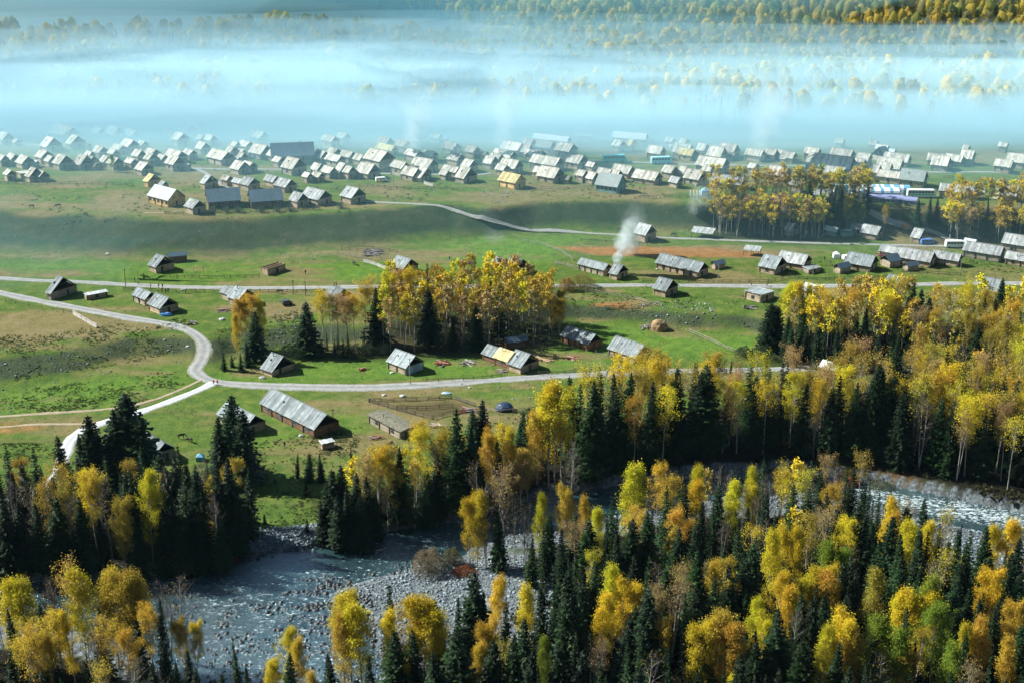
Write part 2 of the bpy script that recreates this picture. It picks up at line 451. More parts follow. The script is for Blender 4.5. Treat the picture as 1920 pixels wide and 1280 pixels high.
    b.inputs['Roughness'].default_value = .95; b.inputs['Specular IOR Level'].default_value = .1
    hsum = math_(nt, 'ADD', mid.outputs['Fac'], fine.outputs['Fac'])
    bump(nt, b, hsum, .9, .5)
    me.materials.append(m)
    tag(link('ground', me), kind='structure', label='grassy valley floor with stepped banks and a rising far slope')
make_ground()

# ------------------------------------------------------------------ river
def make_river():
    m, nt, b, o = mat('river_water'); L = nt.links
    P = wpos(nt)
    mp = N(nt, 'ShaderNodeMapping'); mp.inputs['Scale'].default_value = (.5, .9, 1); mp.inputs['Rotation'].default_value = (0, 0, R(-20)); L.new(P, mp.inputs['Vector'])
    w = noise(nt, 1.9, 6, .72, mp.outputs[0]); w2 = noise(nt, .12, 3, .5, P); w3 = noise(nt, 6.0, 3, .6, mp.outputs[0])
    f = math_(nt, 'ADD', w.outputs['Fac'], math_(nt, 'MULTIPLY', attr(nt, 'foam_glint'), .2))
    fr = ramp(nt, f, [(.67, 0), (.76, 1)])
    base = ramp(nt, w2.outputs['Fac'], [(.35, (.01, .034, .038)), (.7, (.03, .075, .08))])
    c = mixc(nt, fr.outputs[0], base.outputs[0], (.62, .76, .8))
    L.new(c, b.inputs['Base Color'])
    rr = ramp(nt, fr.outputs[0], [(0, .09), (1, .7)]); L.new(rr.outputs[0], b.inputs['Roughness'])
    b.inputs['IOR'].default_value = 1.33; b.inputs['Specular IOR Level'].default_value = .9
    gl = N(nt, 'ShaderNodeBsdfGlossy'); gl.inputs['Roughness'].default_value = .1; gl.inputs['Color'].default_value = (.78, .93, 1, 1)
    mxs = N(nt, 'ShaderNodeMixShader'); mxs.inputs[0].default_value = .27
    L.new(b.outputs[0], mxs.inputs[1]); L.new(gl.outputs[0], mxs.inputs[2]); L.new(mxs.outputs[0], o.inputs['Surface'])
    w4 = noise(nt, .35, 4, .6, mp.outputs[0])
    h = math_(nt, 'ADD', math_(nt, 'ADD', w.outputs['Fac'], math_(nt, 'MULTIPLY', w3.outputs['Fac'], .25)), math_(nt, 'MULTIPLY', w4.outputs['Fac'], 1.6))
    bump(nt, b, h, .85, .3)
    L.new(b.inputs['Normal'].links[0].from_socket, gl.inputs['Normal'])
    xs = np.linspace(-420, 420, 240); ys = np.linspace(205, 470, 150)
    X, Y = np.meshgrid(xs, ys)
    Z = np.full(X.shape, Z_WATER) + fbm(X / 4, Y / 2.5, 3) * .08
    rp = wpoly([(1600, 895), (1690, 925), (1800, 935), (1960, 965), (2200, 1000), (2200, 1030), (1960, 1005), (1800, 975), (1690, 960), (1600, 930)], Z_WATER)
    d = sdf_poly(rp, X, Y)
    foam_glint = np.clip(.6 - d / 6, 0, 1)
    rp2 = wpoly([(640, 1030), (860, 985), (860, 1030), (700, 1070)], Z_WATER)
    foam_glint = np.maximum(foam_glint, .55 * np.clip(.5 - sdf_poly(rp2, X, Y) / 6, 0, 1))
    rp3 = wpoly([(330, 1110), (460, 1060), (640, 1050), (760, 1050), (700, 1300), (380, 1330)], Z_WATER)
    foam_glint = np.maximum(foam_glint,   .55 * np.clip(.5 - sdf_poly(rp3, X, Y) / 10, 0, 1))  # shallows: pale flecks painted for reflections glinting off the ripples
    V = np.stack([X.ravel(), Y.ravel(), Z.ravel()], 1)
    r, c_ = X.shape; idx = np.arange(r * c_).reshape(r, c_)
    F = np.stack([idx[:-1, :-1].ravel(), idx[:-1, 1:].ravel(), idx[1:, 1:].ravel(), idx[1:, :-1].ravel()], 1)
    me = mesh_np('river', V, F, m, smooth=True, attrs=dict(foam_glint=foam_glint.ravel()))
    tag(link('river', me), kind='structure', label='shallow stony mountain river with pale rapids')
make_river()

# ------------------------------------------------------------------ stones of the gravel bars
ICO_V = None
def ico():
    bm = bmesh.new(); bmesh.ops.create_icosphere(bm, subdivisions=1, radius=1)
    V = np.array([v.co[:] for v in bm.verts]); F = np.array([[v.index for v in f.verts] for f in bm.faces]); bm.free()
    return V, F
def stones(name, pts, sizes, m, seed, label, sink=.3):
    rs = np.random.RandomState(seed)
    V0, F0 = ico(); n = len(pts)
    Vj = V0[None] * (1 + (rs.rand(n, len(V0), 1) - .5) * .5)
    ang = rs.rand(n) * 6.28
    sc = np.stack([1 + rs.rand(n) * .6, .8 + rs.rand(n) * .4, .45 + rs.rand(n) * .35], 1) * sizes[:, None] * .5
    Vj = Vj * sc[:, None, :]
    x = Vj[..., 0] * np.cos(ang)[:, None] - Vj[..., 1] * np.sin(ang)[:, None]
    y = Vj[..., 0] * np.sin(ang)[:, None] + Vj[..., 1] * np.cos(ang)[:, None]
    V = np.stack([x + pts[:, 0:1], y + pts[:, 1:2], Vj[..., 2] + pts[:, 2:3] + (sizes * (.5 - sink) * .5)[:, None]], -1).reshape(-1, 3)
    F = (F0[None] + (np.arange(n) * len(V0))[:, None, None]).reshape(-1, 3)
    t = np.repeat(.45 + rs.rand(n) ** 1.5 * .95, len(F0))
    me = mesh_np(name, V, F, m, tint=t)
    return tag(link(name, me), kind='stuff', label=label)
def scatter(polys, z, n, seed, keep=None):
    rs = np.random.RandomState(seed); out = []
    for P, w in polys:
        W = wpoly(P, z); lo = W.min(0); hi = W.max(0)
        k = int(n * w); p = lo + rs.rand(k * 3, 2) * (hi - lo)
        p = p[sdf_poly(W, p[:, 0], p[:, 1]) < 0][:k]
        out.append(p)
    p = np.concatenate(out)
    h = height(p[:, 0], p[:, 1])
    return np.column_stack([p, h])
M_STONE = simple('river_stone', (.2, .255, .28), .8, 0, .3, 1.5)
M_DSTONE = simple('wet_stone', (.035, .042, .044), .35, 0, .3, 1.5, spec=.5)
rs = np.random.RandomState(5)
p = scatter([([(600, 1115), (760, 1064), (870, 1040), (1050, 1045), (1100, 1085), (1050, 1140), (1040, 1220), (960, 1300), (690, 1345), (660, 1200)], .62),
             ([(445, 1048), (600, 1022), (600, 995), (455, 1008)], .1),
             ([(1690, 962), (1800, 985), (1960, 1012), (1990, 1110), (1860, 1090), (1760, 1050), (1690, 1020)], .22),
             ([(930, 985), (1060, 965), (1240, 920), (1460, 905), (1640, 915), (1720, 950), (1300, 955), (1100, 1010), (930, 1030)], .2),
             ([(600, 1022), (860, 975), (860, 985), (620, 1040)], .04)], -3.6, 17000, 6)
p = p[(p[:, 2] > -4.3)]
stones('gravel', p, .2 + rs.rand(len(p)) ** 4 * .6, M_STONE, 7, 'grey rounded stones of the gravel bars beside the river')
p = scatter([([(430, 1140), (620, 1090), (700, 1130), (710, 1290), (690, 1345), (400, 1345), (380, 1220)], 1.0), ([(500, 1110), (560, 1095), (640, 1090), (700, 1130), (600, 1160)], .25),
             ([(560, 1085), (700, 1065), (860, 1028), (870, 1042), (760, 1072), (640, 1100)], .16),
             ([(300, 1100), (450, 1090), (480, 1150), (330, 1180)], .06), ([(60, 1088), (380, 1064), (460, 1046), (640, 1014), (640, 1022), (450, 1056), (60, 1098)], .1)], Z_WATER, 3600, 8)
p[:, 2] = np.maximum(p[:, 2], -4.15)
# stones gather in riffle lines across the shallows
k = fbm(p[:, 0] / 9 + 3, p[:, 1] / 2.2, 3) > -.03
p = p[k]
stones('river_stones', p, .25 + np.random.RandomState(9).rand(len(p)) ** 3 * .9, M_DSTONE, 10, 'dark wet stones breaking the surface of the shallows')
# pale field stones on turf and banks
p = scatter([([(0, 660), (350, 620), (350, 680), (0, 730)], .3), ([(0, 690), (380, 690), (340, 735), (0, 775)], .07), ([(0, 470), (700, 450), (700, 520), (0, 520)], .1),
             ([(0, 400), (860, 400), (860, 440), (0, 480)], .12), ([(510, 600), (560, 600), (560, 650), (510, 660)], .1), ([(1200, 585), (1340, 585), (1340, 612), (1210, 612)], .35),
             ([(640, 725), (1040, 715), (1000, 760), (700, 745)], .06), ([(800, 380), (905, 395), (1000, 395), (1000, 430), (880, 400)], .2), ([(400, 520), (1100, 520), (1100, 600), (420, 600)], .1),
             ([(900, 412), (960, 415), (960, 440), (915, 440)], .12), ([(1300, 400), (1900, 440), (1900, 530), (1300, 520)], .1)], 0, 900, 12)
stones('field_stones', p, .15 + np.random.RandomState(13).rand(len(p)) ** 4 * .7, M_STONE, 14, 'pale field stones scattered over the turf and banks')

# ------------------------------------------------------------------ roads draped on the ground
def lay_road(name, pts, width, m, label, lift=.14, step=2.0, wob=.5):
    W = [hit(*p_) for p_ in pts]; W = [w for w in W if w]
    P = [Vector((w[0], w[1], 0)) for w in W]
    # Catmull-Rom through the points
    S = []
    for i in range(len(P) - 1):
        p0, p1, p2, p3 = P[max(i - 1, 0)], P[i], P[i + 1], P[min(i + 2, len(P) - 1)]
        n = max(2, int((p2 - p1).length / step))
        for k in range(n):
            t = k / n
            S.append(.5 * ((2 * p1) + (p2 - p0) * t + (2 * p0 - 5 * p1 + 4 * p2 - p3) * t * t + (3 * p1 - p0 - 3 * p2 + p3) * t ** 3))
    S.append(P[-1])
    nc = 7; V = []; ed = []
    for i, q in enumerate(S):
        d = (S[min(i + 1, len(S) - 1)] - S[max(i - 1, 0)]).normalized(); s_ = Vector((-d.y, d.x, 0))
        w = width(i / len(S)) if callable(width) else width
        w *= 1 + wob * float(fbm(np.array([q.x / 7]), np.array([q.y / 7]), 2)[0]) * 2
        for k in range(nc):
            t = k / (nc - 1) - .5
            V.append(q + s_ * t * w); ed.append(abs(t) * 2)
    V = np.array([v[:] for v in V])
    V[:, 2] = height(V[:, 0], V[:, 1])
    Z = V[:, 2].reshape(-1, nc)
    Z = np.maximum(Z, Z.mean(1, keepdims=True)) + lift
    Z[:, 0] -= lift + .1; Z[:, -1] -= lift + .1
    V[:, 2] = Z.ravel()
    r = len(S); idx = np.arange(r * nc).reshape(r, nc)
    F = np.stack([idx[:-1, :-1].ravel(), idx[1:, :-1].ravel(), idx[1:, 1:].ravel(), idx[:-1, 1:].ravel()], 1)
    me = mesh_np(name, V, F, m, smooth=True, attrs=dict(edge=np.array(ed)))
    if me.polygons[len(me.polygons) // 2].normal.z < 0: me.flip_normals()
    return tag(link(name, me), kind='structure', label=label)
def road_mat(name, c0, c1, rut):
    m, nt, b, o = mat(name); P = wpos(nt)
    n = noise(nt, .5, 5, .65, P); n2 = noise(nt, 1.2, 5, .7, P)
    r = ramp(nt, n.outputs['Fac'], [(.3, c0), (.7, c1)])
    e = attr(nt, 'edge')
    f = ramp(nt, math_(nt, 'ADD', e, math_(nt, 'MULTIPLY', math_(nt, 'SUBTRACT', n2.outputs['Fac'], .5), 1.5)), [(.62, 0), (.95, 1)])
    rt = ramp(nt, e, [(.08, .82), (.3, 1.0), (.5, 1.12), (.7, .95)])
    c0_ = mixc(nt, 1.0, r.outputs[0], rt.outputs[0], 'MULTIPLY')
    c = mixc(nt, f.outputs[0], c0_, rut)
    nt.links.new(c, b.inputs['Base Color']); b.inputs['Roughness'].default_value = .9
    b.inputs['Specular IOR Level'].default_value = .2
    bump(nt, b, n2.outputs['Fac'], .4, .05)
    return m
M_ROAD = road_mat('road_surface', (.2, .215, .21), (.3, .315, .305), (.13, .14, .07))
M_CONC = road_mat('concrete_road', (.38, .41, .42), (.5, .53, .54), (.2, .2, .14))
M_TRACK = road_mat('dirt_track', (.24, .2, .13), (.36, .31, .22), (.13, .14, .05))
lay_road('road', [(-160, 516), (0, 522), (150, 529), (300, 537), (420, 540), (560, 540), (690, 538), (850, 537), (1050, 536), (1200, 535), (1330, 536), (1500, 537), (1700, 534), (1850, 532), (2050, 529)], 4.2, M_ROAD, 'pale gravel road crossing the middle terrace')
lay_road('road', [(-160, 520), (-40, 540), (0, 549), (70, 564), (150, 579), (240, 596), (310, 607), (352, 619), (378, 638), (384, 656), (376, 678), (366, 694), (388, 711), (440, 720), (560, 725), (700, 726), (820, 720), (950, 711), (1080, 703), (1160, 700), (1300, 695), (1450, 692), (1600, 690), (1760, 690)],
         lambda t: 5.0 + 2.2 * math.exp(-((t - .52) / .05) ** 2), M_ROAD, 'winding pale road dropping from the terrace to the meadow')
lay_road('concrete_road', [(402, 717), (375, 730), (335, 746), (260, 773), (195, 792), (155, 806), (132, 826), (120, 850), (112, 880), (90, 910), (45, 930), (-60, 945)], 4.4, M_CONC, 'bright concrete lane curving down behind the spruces', lift=.18)
lay_road('dirt_track', [(-160, 786), (0, 781), (100, 774), (210, 766), (280, 752), (340, 730), (378, 712)], 1.8, M_TRACK, 'dirt track across the lower meadow')
lay_road('dirt_track', [(-160, 805), (0, 801), (60, 796), (130, 795), (180, 796)], 1.4, M_TRACK, 'faint dirt track below the first one')
lay_road('lane', [(640, 376), (720, 380), (780, 383), (840, 391), (895, 409), (955, 424), (1050, 434), (1150, 440), (1240, 446), (1400, 452), (1600, 458), (1800, 462), (2050, 466)], 2.4, M_ROAD, 'thin pale lane cutting through the village bank')
lay_road('lane', [(1630, 400), (1655, 414), (1700, 428), (1760, 441), (1800, 452)], 2.6, M_ROAD, 'short pale lane below the tents')
lay_road('lane', [(-60, 268), (60, 272), (150, 276), (260, 279), (340, 279)], 2.0, M_ROAD, 'thin lane between the hazy back houses')
lay_road('lane', [(355, 316), (420, 318), (520, 318), (600, 322), (720, 326), (800, 327), (880, 330), (920, 325)], 2.2, M_ROAD, 'village street behind the middle cabins')
lay_road('lane', [(352, 314), (380, 322), (400, 335), (425, 352), (450, 366)], 2.4, M_ROAD, 'village lane running down to the barracks')
lay_road('lane', [(1090, 301), (1200, 305), (1330, 310), (1440, 311), (1550, 313), (1700, 322), (1850, 323), (2050, 328)], 2.4, M_ROAD, 'long pale street behind the right side of the village')
lay_road('lane', [(340, 396), (300, 400), (270, 400)], 1.0, M_TRACK, 'footpath to the small blue-roofed hut')
# ------------------------------------------------------------------ log houses
W_LOG = wood('weathered_log', (.26, .21, .15), (.56, .47, .34), (.35, .35, 5))
W_BROWN = wood('brown_log', (.12, .065, .035), (.3, .17, .095), (.35, .35, 5))
W_NEW = wood('fresh_pine', (.5, .34, .13), (.68, .5, .22), (.4, .4, 4))
W_TEAL = wood('painted_teal_board', (.12, .3, .28), (.3, .5, .46), (3, 3, .4))
W_CREAM = wood('cream_plaster', (.5, .44, .3), (.62, .54, .38), (1, 1, 1))
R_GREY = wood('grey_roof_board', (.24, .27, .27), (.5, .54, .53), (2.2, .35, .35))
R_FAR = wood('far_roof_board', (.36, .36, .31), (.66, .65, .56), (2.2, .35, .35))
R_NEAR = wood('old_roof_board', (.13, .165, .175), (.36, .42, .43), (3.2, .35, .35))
R_BLUE = simple('blue_roof_sheet', (.09, .14, .175), .5, 0, .18, .8, spec=.4)
R_NEW = wood('new_roof_board', (.5, .44, .2), (.66, .58, .3), (2.2, .35, .35))
R_PALE = simple('pale_roof_sheet', (.48, .53, .55), .5, 0, .15, .9, spec=.4)
R_SOD = simple('turf_roof', (.15, .15, .11), .95, 0, .45, 1.2)
R_TEAL = simple('green_roof_sheet', (.22, .27, .26), .6, 0, .15, .9)
M_DARK = simple('dark_timber', (.045, .035, .028), .9, 0, .3, 2)
M_GLASS = simple('window_glass', (.03, .05, .07), .12, 0, .2, 2, spec=.7)
M_FRAME = simple('blue_window_frame', (.2, .36, .5), .6, 0, .1, 2)
M_DOOR = simple('door_board', (.09, .07, .05), .85, 0, .3, 2)
M_TARP = simple('blue_tarp', (.04, .19, .45), .45, 0, .3, .8, spec=.4)
M_TARPW = simple('pale_tarp', (.35, .5, .62), .45, 0, .25, .8, spec=.4)
M_METAL = simple('stove_pipe', (.12, .12, .12), .5, .5, .2, 2)
ROOFS = dict(g=R_GREY, b=R_BLUE, y=R_NEW, p=R_PALE, s=R_SOD, t=R_TEAL)
WALLS = dict(l=W_LOG, n=W_NEW, r=W_BROWN, t=W_TEAL, c=W_CREAM)
HR = random.Random(42)
HOUSES = []
def house(px, py, a, b, th=44, roof='g', wall='l', ridge='L', wh=2.3, pitch=37, gable='o', bays=0, label=None, name=None, win=0, cat='house', door=None, cols=None, tarp=None, pipe=False, steep=None):
    g = hit(px, py)
    if g is None: return
    x, y, z = g
    s = ppm(x, y, z)
    t = R(th)
    eL = Vector((-math.cos(t), math.sin(t), 0)); eR = Vector((math.sin(t), math.cos(t), 0))
    lenL = max(1.6, a / (s * max(.16, math.cos(t))))
    lenR = max(1.6, b / (s * max(.16, math.sin(t))))
    if ridge == 'L': L, W, ex = lenL, min(lenR, 11), eL
    else: L, W, ex = lenR, min(lenL, 13), eR
    if ridge == 'L' and gable != 'flat': W = min(W, max(4.2, 10.5))
    if steep is not None: W = steep
    lenL, lenR = (L, W) if ridge == 'L' else (W, L)
    c = Vector((x, y, 0)) + eL * lenL / 2 + eR * lenR / 2
    zs = [height1(*(Vector((x, y, 0)) + eL * lenL * i + eR * lenR * j).xy) for i in (0, 1) for j in (0, 1)]
    gz = z * .5 + (sum(zs) / 4) * .5; drop = gz - min(zs) + .25
    rz = math.atan2(ex.y, ex.x)
    near = s > 5.4
    root = link(name or 'log_cabin', None, loc=(c.x, c.y, gz), rot=(0, 0, rz))
    wm, rm = WALLS[wall], ROOFS[roof]
    rnd = HR
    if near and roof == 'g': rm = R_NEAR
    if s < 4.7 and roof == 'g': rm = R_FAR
    hue = rnd.uniform(.8, 1.2); warm = rnd.uniform(-.06, .06)
    hc = (hue * (1 + warm), hue, hue * (1 - warm), 1)
    # local frame: x along the ridge, y across
    th_ = .2
    wb = MB(); nl = max(4, int(round((wh + drop) / (.3 if near else .45)))); lh = (wh + drop) / nl
    e = .18 if wall in 'lrn' else 0
    for k in range(nl):
        zc = -drop + lh * (k + .5); tt = rnd.uniform(.78, 1.18)
        j = .035 * (1 if k % 2 else -1)
        for sy in (-1, 1):
            wb.box((0, sy * (W / 2 - th_ / 2) + j * .5, zc), (L + e * 2 * (k % 2) - (.0 if k % 2 else th_ * 2 + .01), th_ + .012 * (k % 3), lh * .94), 0, tt * rnd.uniform(.92, 1.08))
        for sx in (-1, 1):
            wb.box((sx * (L / 2 - th_ / 2) + j * .5, 0, zc), (th_ + .012 * (k % 3), W + e * 2 * ((k + 1) % 2) - (.0 if k % 2 == 0 else th_ * 2 + .01), lh * .94), 0, tt * rnd.uniform(.92, 1.08))
    wb.box((0, 0, (wh - drop) / 2 - .05), (L - th_ * 1.4, W - th_ * 1.4, wh + drop - .1), 0, .3)   # what shows between the logs
    wo = link('log_wall', wb.mesh('log_wall', wm), root); wo.color = hc
    rc = tuple(max(.6, min(1.25, rnd.gauss(.97, .12))) for _ in range(1)) * 3 + (1,)
    pt = math.tan(R(pitch)); ov = .45; ge = .5
    if gable == 'flat':
        rb = MB(); n = max(3, int((L + .6) / .5)); w = (L + .6) / n
        for k in range(n):
            rb.box((-(L + .6) / 2 + w * (k + .5), 0, wh + .14 + rnd.uniform(0, .05)), (w * .94, W + .7 + rnd.uniform(-.2, .2), .09), 0, rnd.uniform(.7, 1.2), 0, Matrix.Rotation(R(rnd.uniform(2, 5)), 3, 'X'))
        ro = link('roof', rb.mesh('roof', rm), root); ro.color = rc
    elif gable == 'none':
        rb = MB(); n = max(2, int(L / 1.6))
        for k in range(n + 1):
            rb.box((-L / 2 + L * k / n, 0, wh + .1), (.2, W + .5, .2), 0, rnd.uniform(.8, 1.2))
        link('roof_beam', rb.mesh('roof_beam', W_BROWN), root)
    else:
        rh = W / 2 * pt
        rb = MB(); bw = .42 if near else .7
        if roof in 'bp': bw = 1.0
        n = max(3, int((L + 2 * ge) / bw)); w = (L + 2 * ge) / n
        hyp = math.hypot(W / 2 + ov, (W / 2 + ov) * pt); ang = math.atan(pt)
        for k in range(n):
            xx = -(L / 2 + ge) + w * (k + .5)
            for sy in (-1, 1):
                ln = hyp + rnd.uniform(-.05, .16) * (roof in 'gy'); lift = .05 + (rnd.uniform(0, .045) if roof in 'gys' else .0)
                yy = sy * ((W / 2 + ov) / 2); zz = wh + rh - (W / 2 + ov) / 2 * pt + lift + .1
                tt = rnd.uniform(.62, 1.25) if roof in 'gy' else rnd.uniform(.93, 1.06)
                rb.box((xx, yy, zz), (w * (.94 if roof in 'gys' else 1.0), ln, .07), 0, tt, 0, Matrix.Rotation(-sy * ang, 3, 'X'))
        if roof in 'gs': rb.box((0, 0, wh + rh + .2), (L + 2 * ge + .1, .34, .1), 0, .8)
        ro = link('roof', rb.mesh('roof', rm), root); ro.color = rc
        ends = []
        for sx in (-1, 1):
            gb = MB(); ends.append(gb)
            if gable == 'c' or (gable == 'o' and sx == 1 and ridge == 'L'):     # boarded triangle
                nb = max(4, int(W / .55)); bw2 = W / nb
                for k in range(nb):
                    yy = -W / 2 + bw2 * (k + .5); hh = max(.15, (W / 2 - abs(yy)) * pt - .12)
                    gb.box((sx * (L / 2 - .12), yy, wh + hh / 2), (.07, bw2 * .93, hh), 0, rnd.uniform(.7, 1.1))
            elif gable == 'o':                                                   # open loft: rafters and a tie beam
                for sy in (-1, 1):
                    gb.bar((sx * (L / 2 + .1), sy * W / 2, wh + .05), (sx * (L / 2 + .1), 0, wh + rh), .14, tint=.9)
                gb.bar((sx * (L / 2 + .02), -W / 2, wh + .1), (sx * (L / 2 + .02), W / 2, wh + .1), .2, tint=1.1)
                if rnd.random() < .5: gb.bar((sx * (L / 2 - .1), -W * .2, wh + rh * .5), (sx * (L / 2 - .1), W * .2, wh + rh * .5), .12)
        if gable == 'o' and W > 2.6:
            gb = MB(); ends.append(gb)
            gb.box((0, 0, wh + .02), (L - .5, W - .5, .08), 0, .35)
            gb.box((L * .18, 0, wh + rh * .38), (.1, W * .5, rh * .7), 0, .25)
        for q, gb in enumerate(ends):
            if gb.v: go = link('gable' if q < 2 else 'loft', gb.mesh('gable', wm if gable == 'c' else M_DARK), root); go.color = hc
    # upright posts of the long walls, door, windows
    nb = bays or (int(L / 3.6) if L > 5.5 else 0)
    if nb and wall in 'lrn':
        pm = MB(); pm.box((0, 0, (wh - drop) / 2), (.26, .2, wh + drop - .06), 0, 1)
        pmesh = pm.mesh('post', M_DARK)
        sy = 1 if ridge == 'L' else -1
        for k in range(nb + 1):
            link('post', pmesh, root, loc=(-L / 2 + .2 + (L - .4) * k / nb, sy * (W / 2 + .07), 0))
            if ridge == 'L' and k == 0: continue
    ysun = 1 if ridge == 'L' else -1
    wn_ = win or (int(L / 5) if (rnd.random() < .55 and L > 5) else 0)
    for k in range(wn_):
        xx = -L / 2 + L * (k + .5) / wn_
        f = MB(); f.box((xx, ysun * (W / 2 + .05), wh * .55), (1.1, .1, 1.05), 0, 1)
        fo = link('window', f.mesh('window', M_FRAME if wall in 'cr' else M_DARK), root)
        p_ = MB()
        for q in (-1, 1): p_.box((xx + q * .26, ysun * (W / 2 + .085), wh * .55), (.42, .06, .82), 0, 1)
        link('pane', p_.mesh('pane', M_GLASS), fo)
    dsx = -1 if ridge == 'L' else 1
    d = MB(); dy = rnd.uniform(-.2, .2) * W
    d.box((dsx * (L / 2 + .06), dy, .92), (.08, .95, 1.85), 0, 1)
    if W > 3: link('door', d.mesh('door', M_DOOR), root)
    if tarp:
        tb = MB(); n = 6
        for k in range(n):
            yy = -W * .42 + W * .84 * (k + .5) / n
            tb.box((-(L / 2 + .16 + rnd.uniform(0, .1)), yy, 1.15), (.07, W * .84 / n * 1.02, 2.3 + rnd.uniform(-.2, .1)), R(rnd.uniform(-6, 6)), rnd.uniform(.7, 1.25))
        link('hanging_tarp', tb.mesh('hanging_tarp', M_TARPW), root)
    if pipe or rnd.random() < .12:
        ps = MB(); ps.tube([(L * .2, .8, wh + .3), (L * .2, .8, wh + W / 2 * pt + .9)], [.11, .11], 6)
        link('stove_pipe', ps.mesh('stove_pipe', M_METAL), root)
    fx = dict(roof=roof, wall=wall, gable=gable, L=L, W=W, px=px, py=py, ridge=ridge, s=s)
    root['category'] = cat
    if label: root['label'] = label
    HOUSES.append((root, fx))
    return root

# --- near: lower meadow
house(590, 821, 120, 41, 47, wall='r', wh=2.7, bays=5, name='long_barn', cat='barn', label='longest plank-roofed log barn, beside the tiny white-roofed outhouse', pipe=False)
house(605, 843, 5, 20, 60, roof='p', wall='l', ridge='R', wh=1.7, gable='flat', name='outhouse', cat='outhouse', label='tiny white-roofed log outhouse at the corner of the long barn')
house(460, 816, 62, 33, 47, wall='l', wh=2.4, name='log_barn', cat='barn', label='pale-roofed log barn half hidden by twin dark spruces, beside long barn')
house(292, 868, 70, 30, 47, wh=2.6, name='log_barn', cat='barn', label='log barn mostly hidden behind the tallest dark spruces by the lane')
house(751, 823, 66, 28, 50, roof='s', wall='l', wh=2.2, pitch=8, gable='c', name='turf_roofed_shed', cat='shed', label='long low shed with flat turf roof in front of the corral', win=0)
house(510, 706, 21, 36, 40, wall='l', wh=1.7, name='broken_hut', cat='hut', label='small log hut with half-fallen open roof on the green meadow')
house(761, 703, 36, 31, 44, wall='l', wh=2.4, tarp=True, label='cabin with pale blue tarp hung over its gable wall')
house(927, 682, 22, 22, 44, wall='r', wh=2.2, label='rear grey-roofed section of the joined cabin row by the birch grove')
house(951, 692, 24, 24, 44, roof='y', wall='r', wh=2.6, label='middle cabin of the joined row, with new yellow board roof')
house(976, 701, 24, 34, 44, wall='l', wh=2.2, gable='o', label='front cabin of the joined row, dark open gable facing the road')
house(952, 655, 6, 36, 68, roof='b', ridge='R', wall='r', wh=2.3, label='blue-roofed cabin behind the joined row, turned sideways')
house(1102, 658, 47, 26, 46, wall='r', wh=2.3, bays=4, label='rusty brown log cabin with striped grey roof right of the grove')
house(1190, 682, 46, 33, 46, wall='l', wh=2.2, bays=4, label='striped-roofed log cabin at the end of the road by yellow birches')
# --- middle terrace
house(96, 563, 9, 36, 35, wh=2.4, label='lone cabin between the two roads at the far left')
house(163, 563, 6, 33, 55, roof='p', ridge='R', wh=1.6, gable='flat', name='flat_roofed_shed', cat='shed', label='low shed with pale flat roof right of the lone left cabin')
house(273, 574, 30, 18, 44, wh=2.4, label='rear half of the paired cabins beside the road walkers')
house(301, 590, 28, 27, 44, wh=2.3, label='front half of the paired cabins, blue tarp lying at its gable')
house(430, 565, 18, 16, 46, wh=2.3, label='rear cabin of the pair directly behind the orange birch')
house(447, 575, 22, 28, 44, wh=2.3, label='front cabin of the pair directly behind the orange birch')
house(630, 573, 22, 25, 42, wh=2.3, label='cabin with dark gable standing between birches just below the road')
house(293, 513, 16, 27, 42, wh=2.4, label='pale-roofed cabin beside the blue-roofed one under the village bank')
house(317, 493, 4, 31, 70, roof='b', ridge='R', wh=2.4, wall='r', label='cabin with light blue roof under the village bank')
house(502, 517, 14, 28, 40, wh=2.2, gable='none', name='unroofed_log_pen', cat='log pen', label='roofless log pen with bare beams above the middle road')
house(756, 516, 24, 26, 44, wh=2.3, label='cabin just behind the orange tops of the middle birch grove')
house(940, 509, 18, 16, 44, wh=2.2, label='left of two small cabins behind the birch grove')
house(966, 517, 20, 26, 42, wh=2.2, label='right of two small cabins behind the birch grove')
house(1132, 518, 46, 14, 42, wh=2.3, bays=4, label='long cabin directly left of the rising smoke')
house(1156, 526, 12, 22, 40, wh=2.2, label='small cabin directly under the rising smoke')
house(1308, 522, 72, 22, 40, wh=2.4, bays=6, label='very long three-section cabin right of the smoke')
house(1341, 506, 6, 19, 60, roof='b', ridge='R', wh=1.9, name='small_shed', cat='shed', label='small blue-roofed shed behind the long three-section cabin')
house(1209, 455, 18, 22, 44, wh=3.0, pitch=42, label='tall lone cabin beside the lane above the smoke')
house(1247, 558, 20, 26, 40, wh=2.4, label='lone cabin just below the middle road, right half of terrace')
house(1426, 568, 26, 29, 44, wh=2.4, gable='flat', name='flat_roofed_log_store', cat='log store', label='flat-roofed open log store left of the yellow birches')
house(1528, 562, 20, 18, 44, roof='p', wh=2.4, label='cabin with white roof rising out of the yellow birch tops')
house(1566, 708, 24, 16, 44, roof='p', wh=2.3, label='cabin with only a pale roof tip showing above the front forest')
house(1868, 560, 26, 18, 35, wh=2.6, pitch=48, label='steep grey-roofed cabin among the spruces at the far right')
house(1688, 541, 20, 12, 44, roof='g', wh=2.2, label='cabin with low roof showing over the birches by the right road')
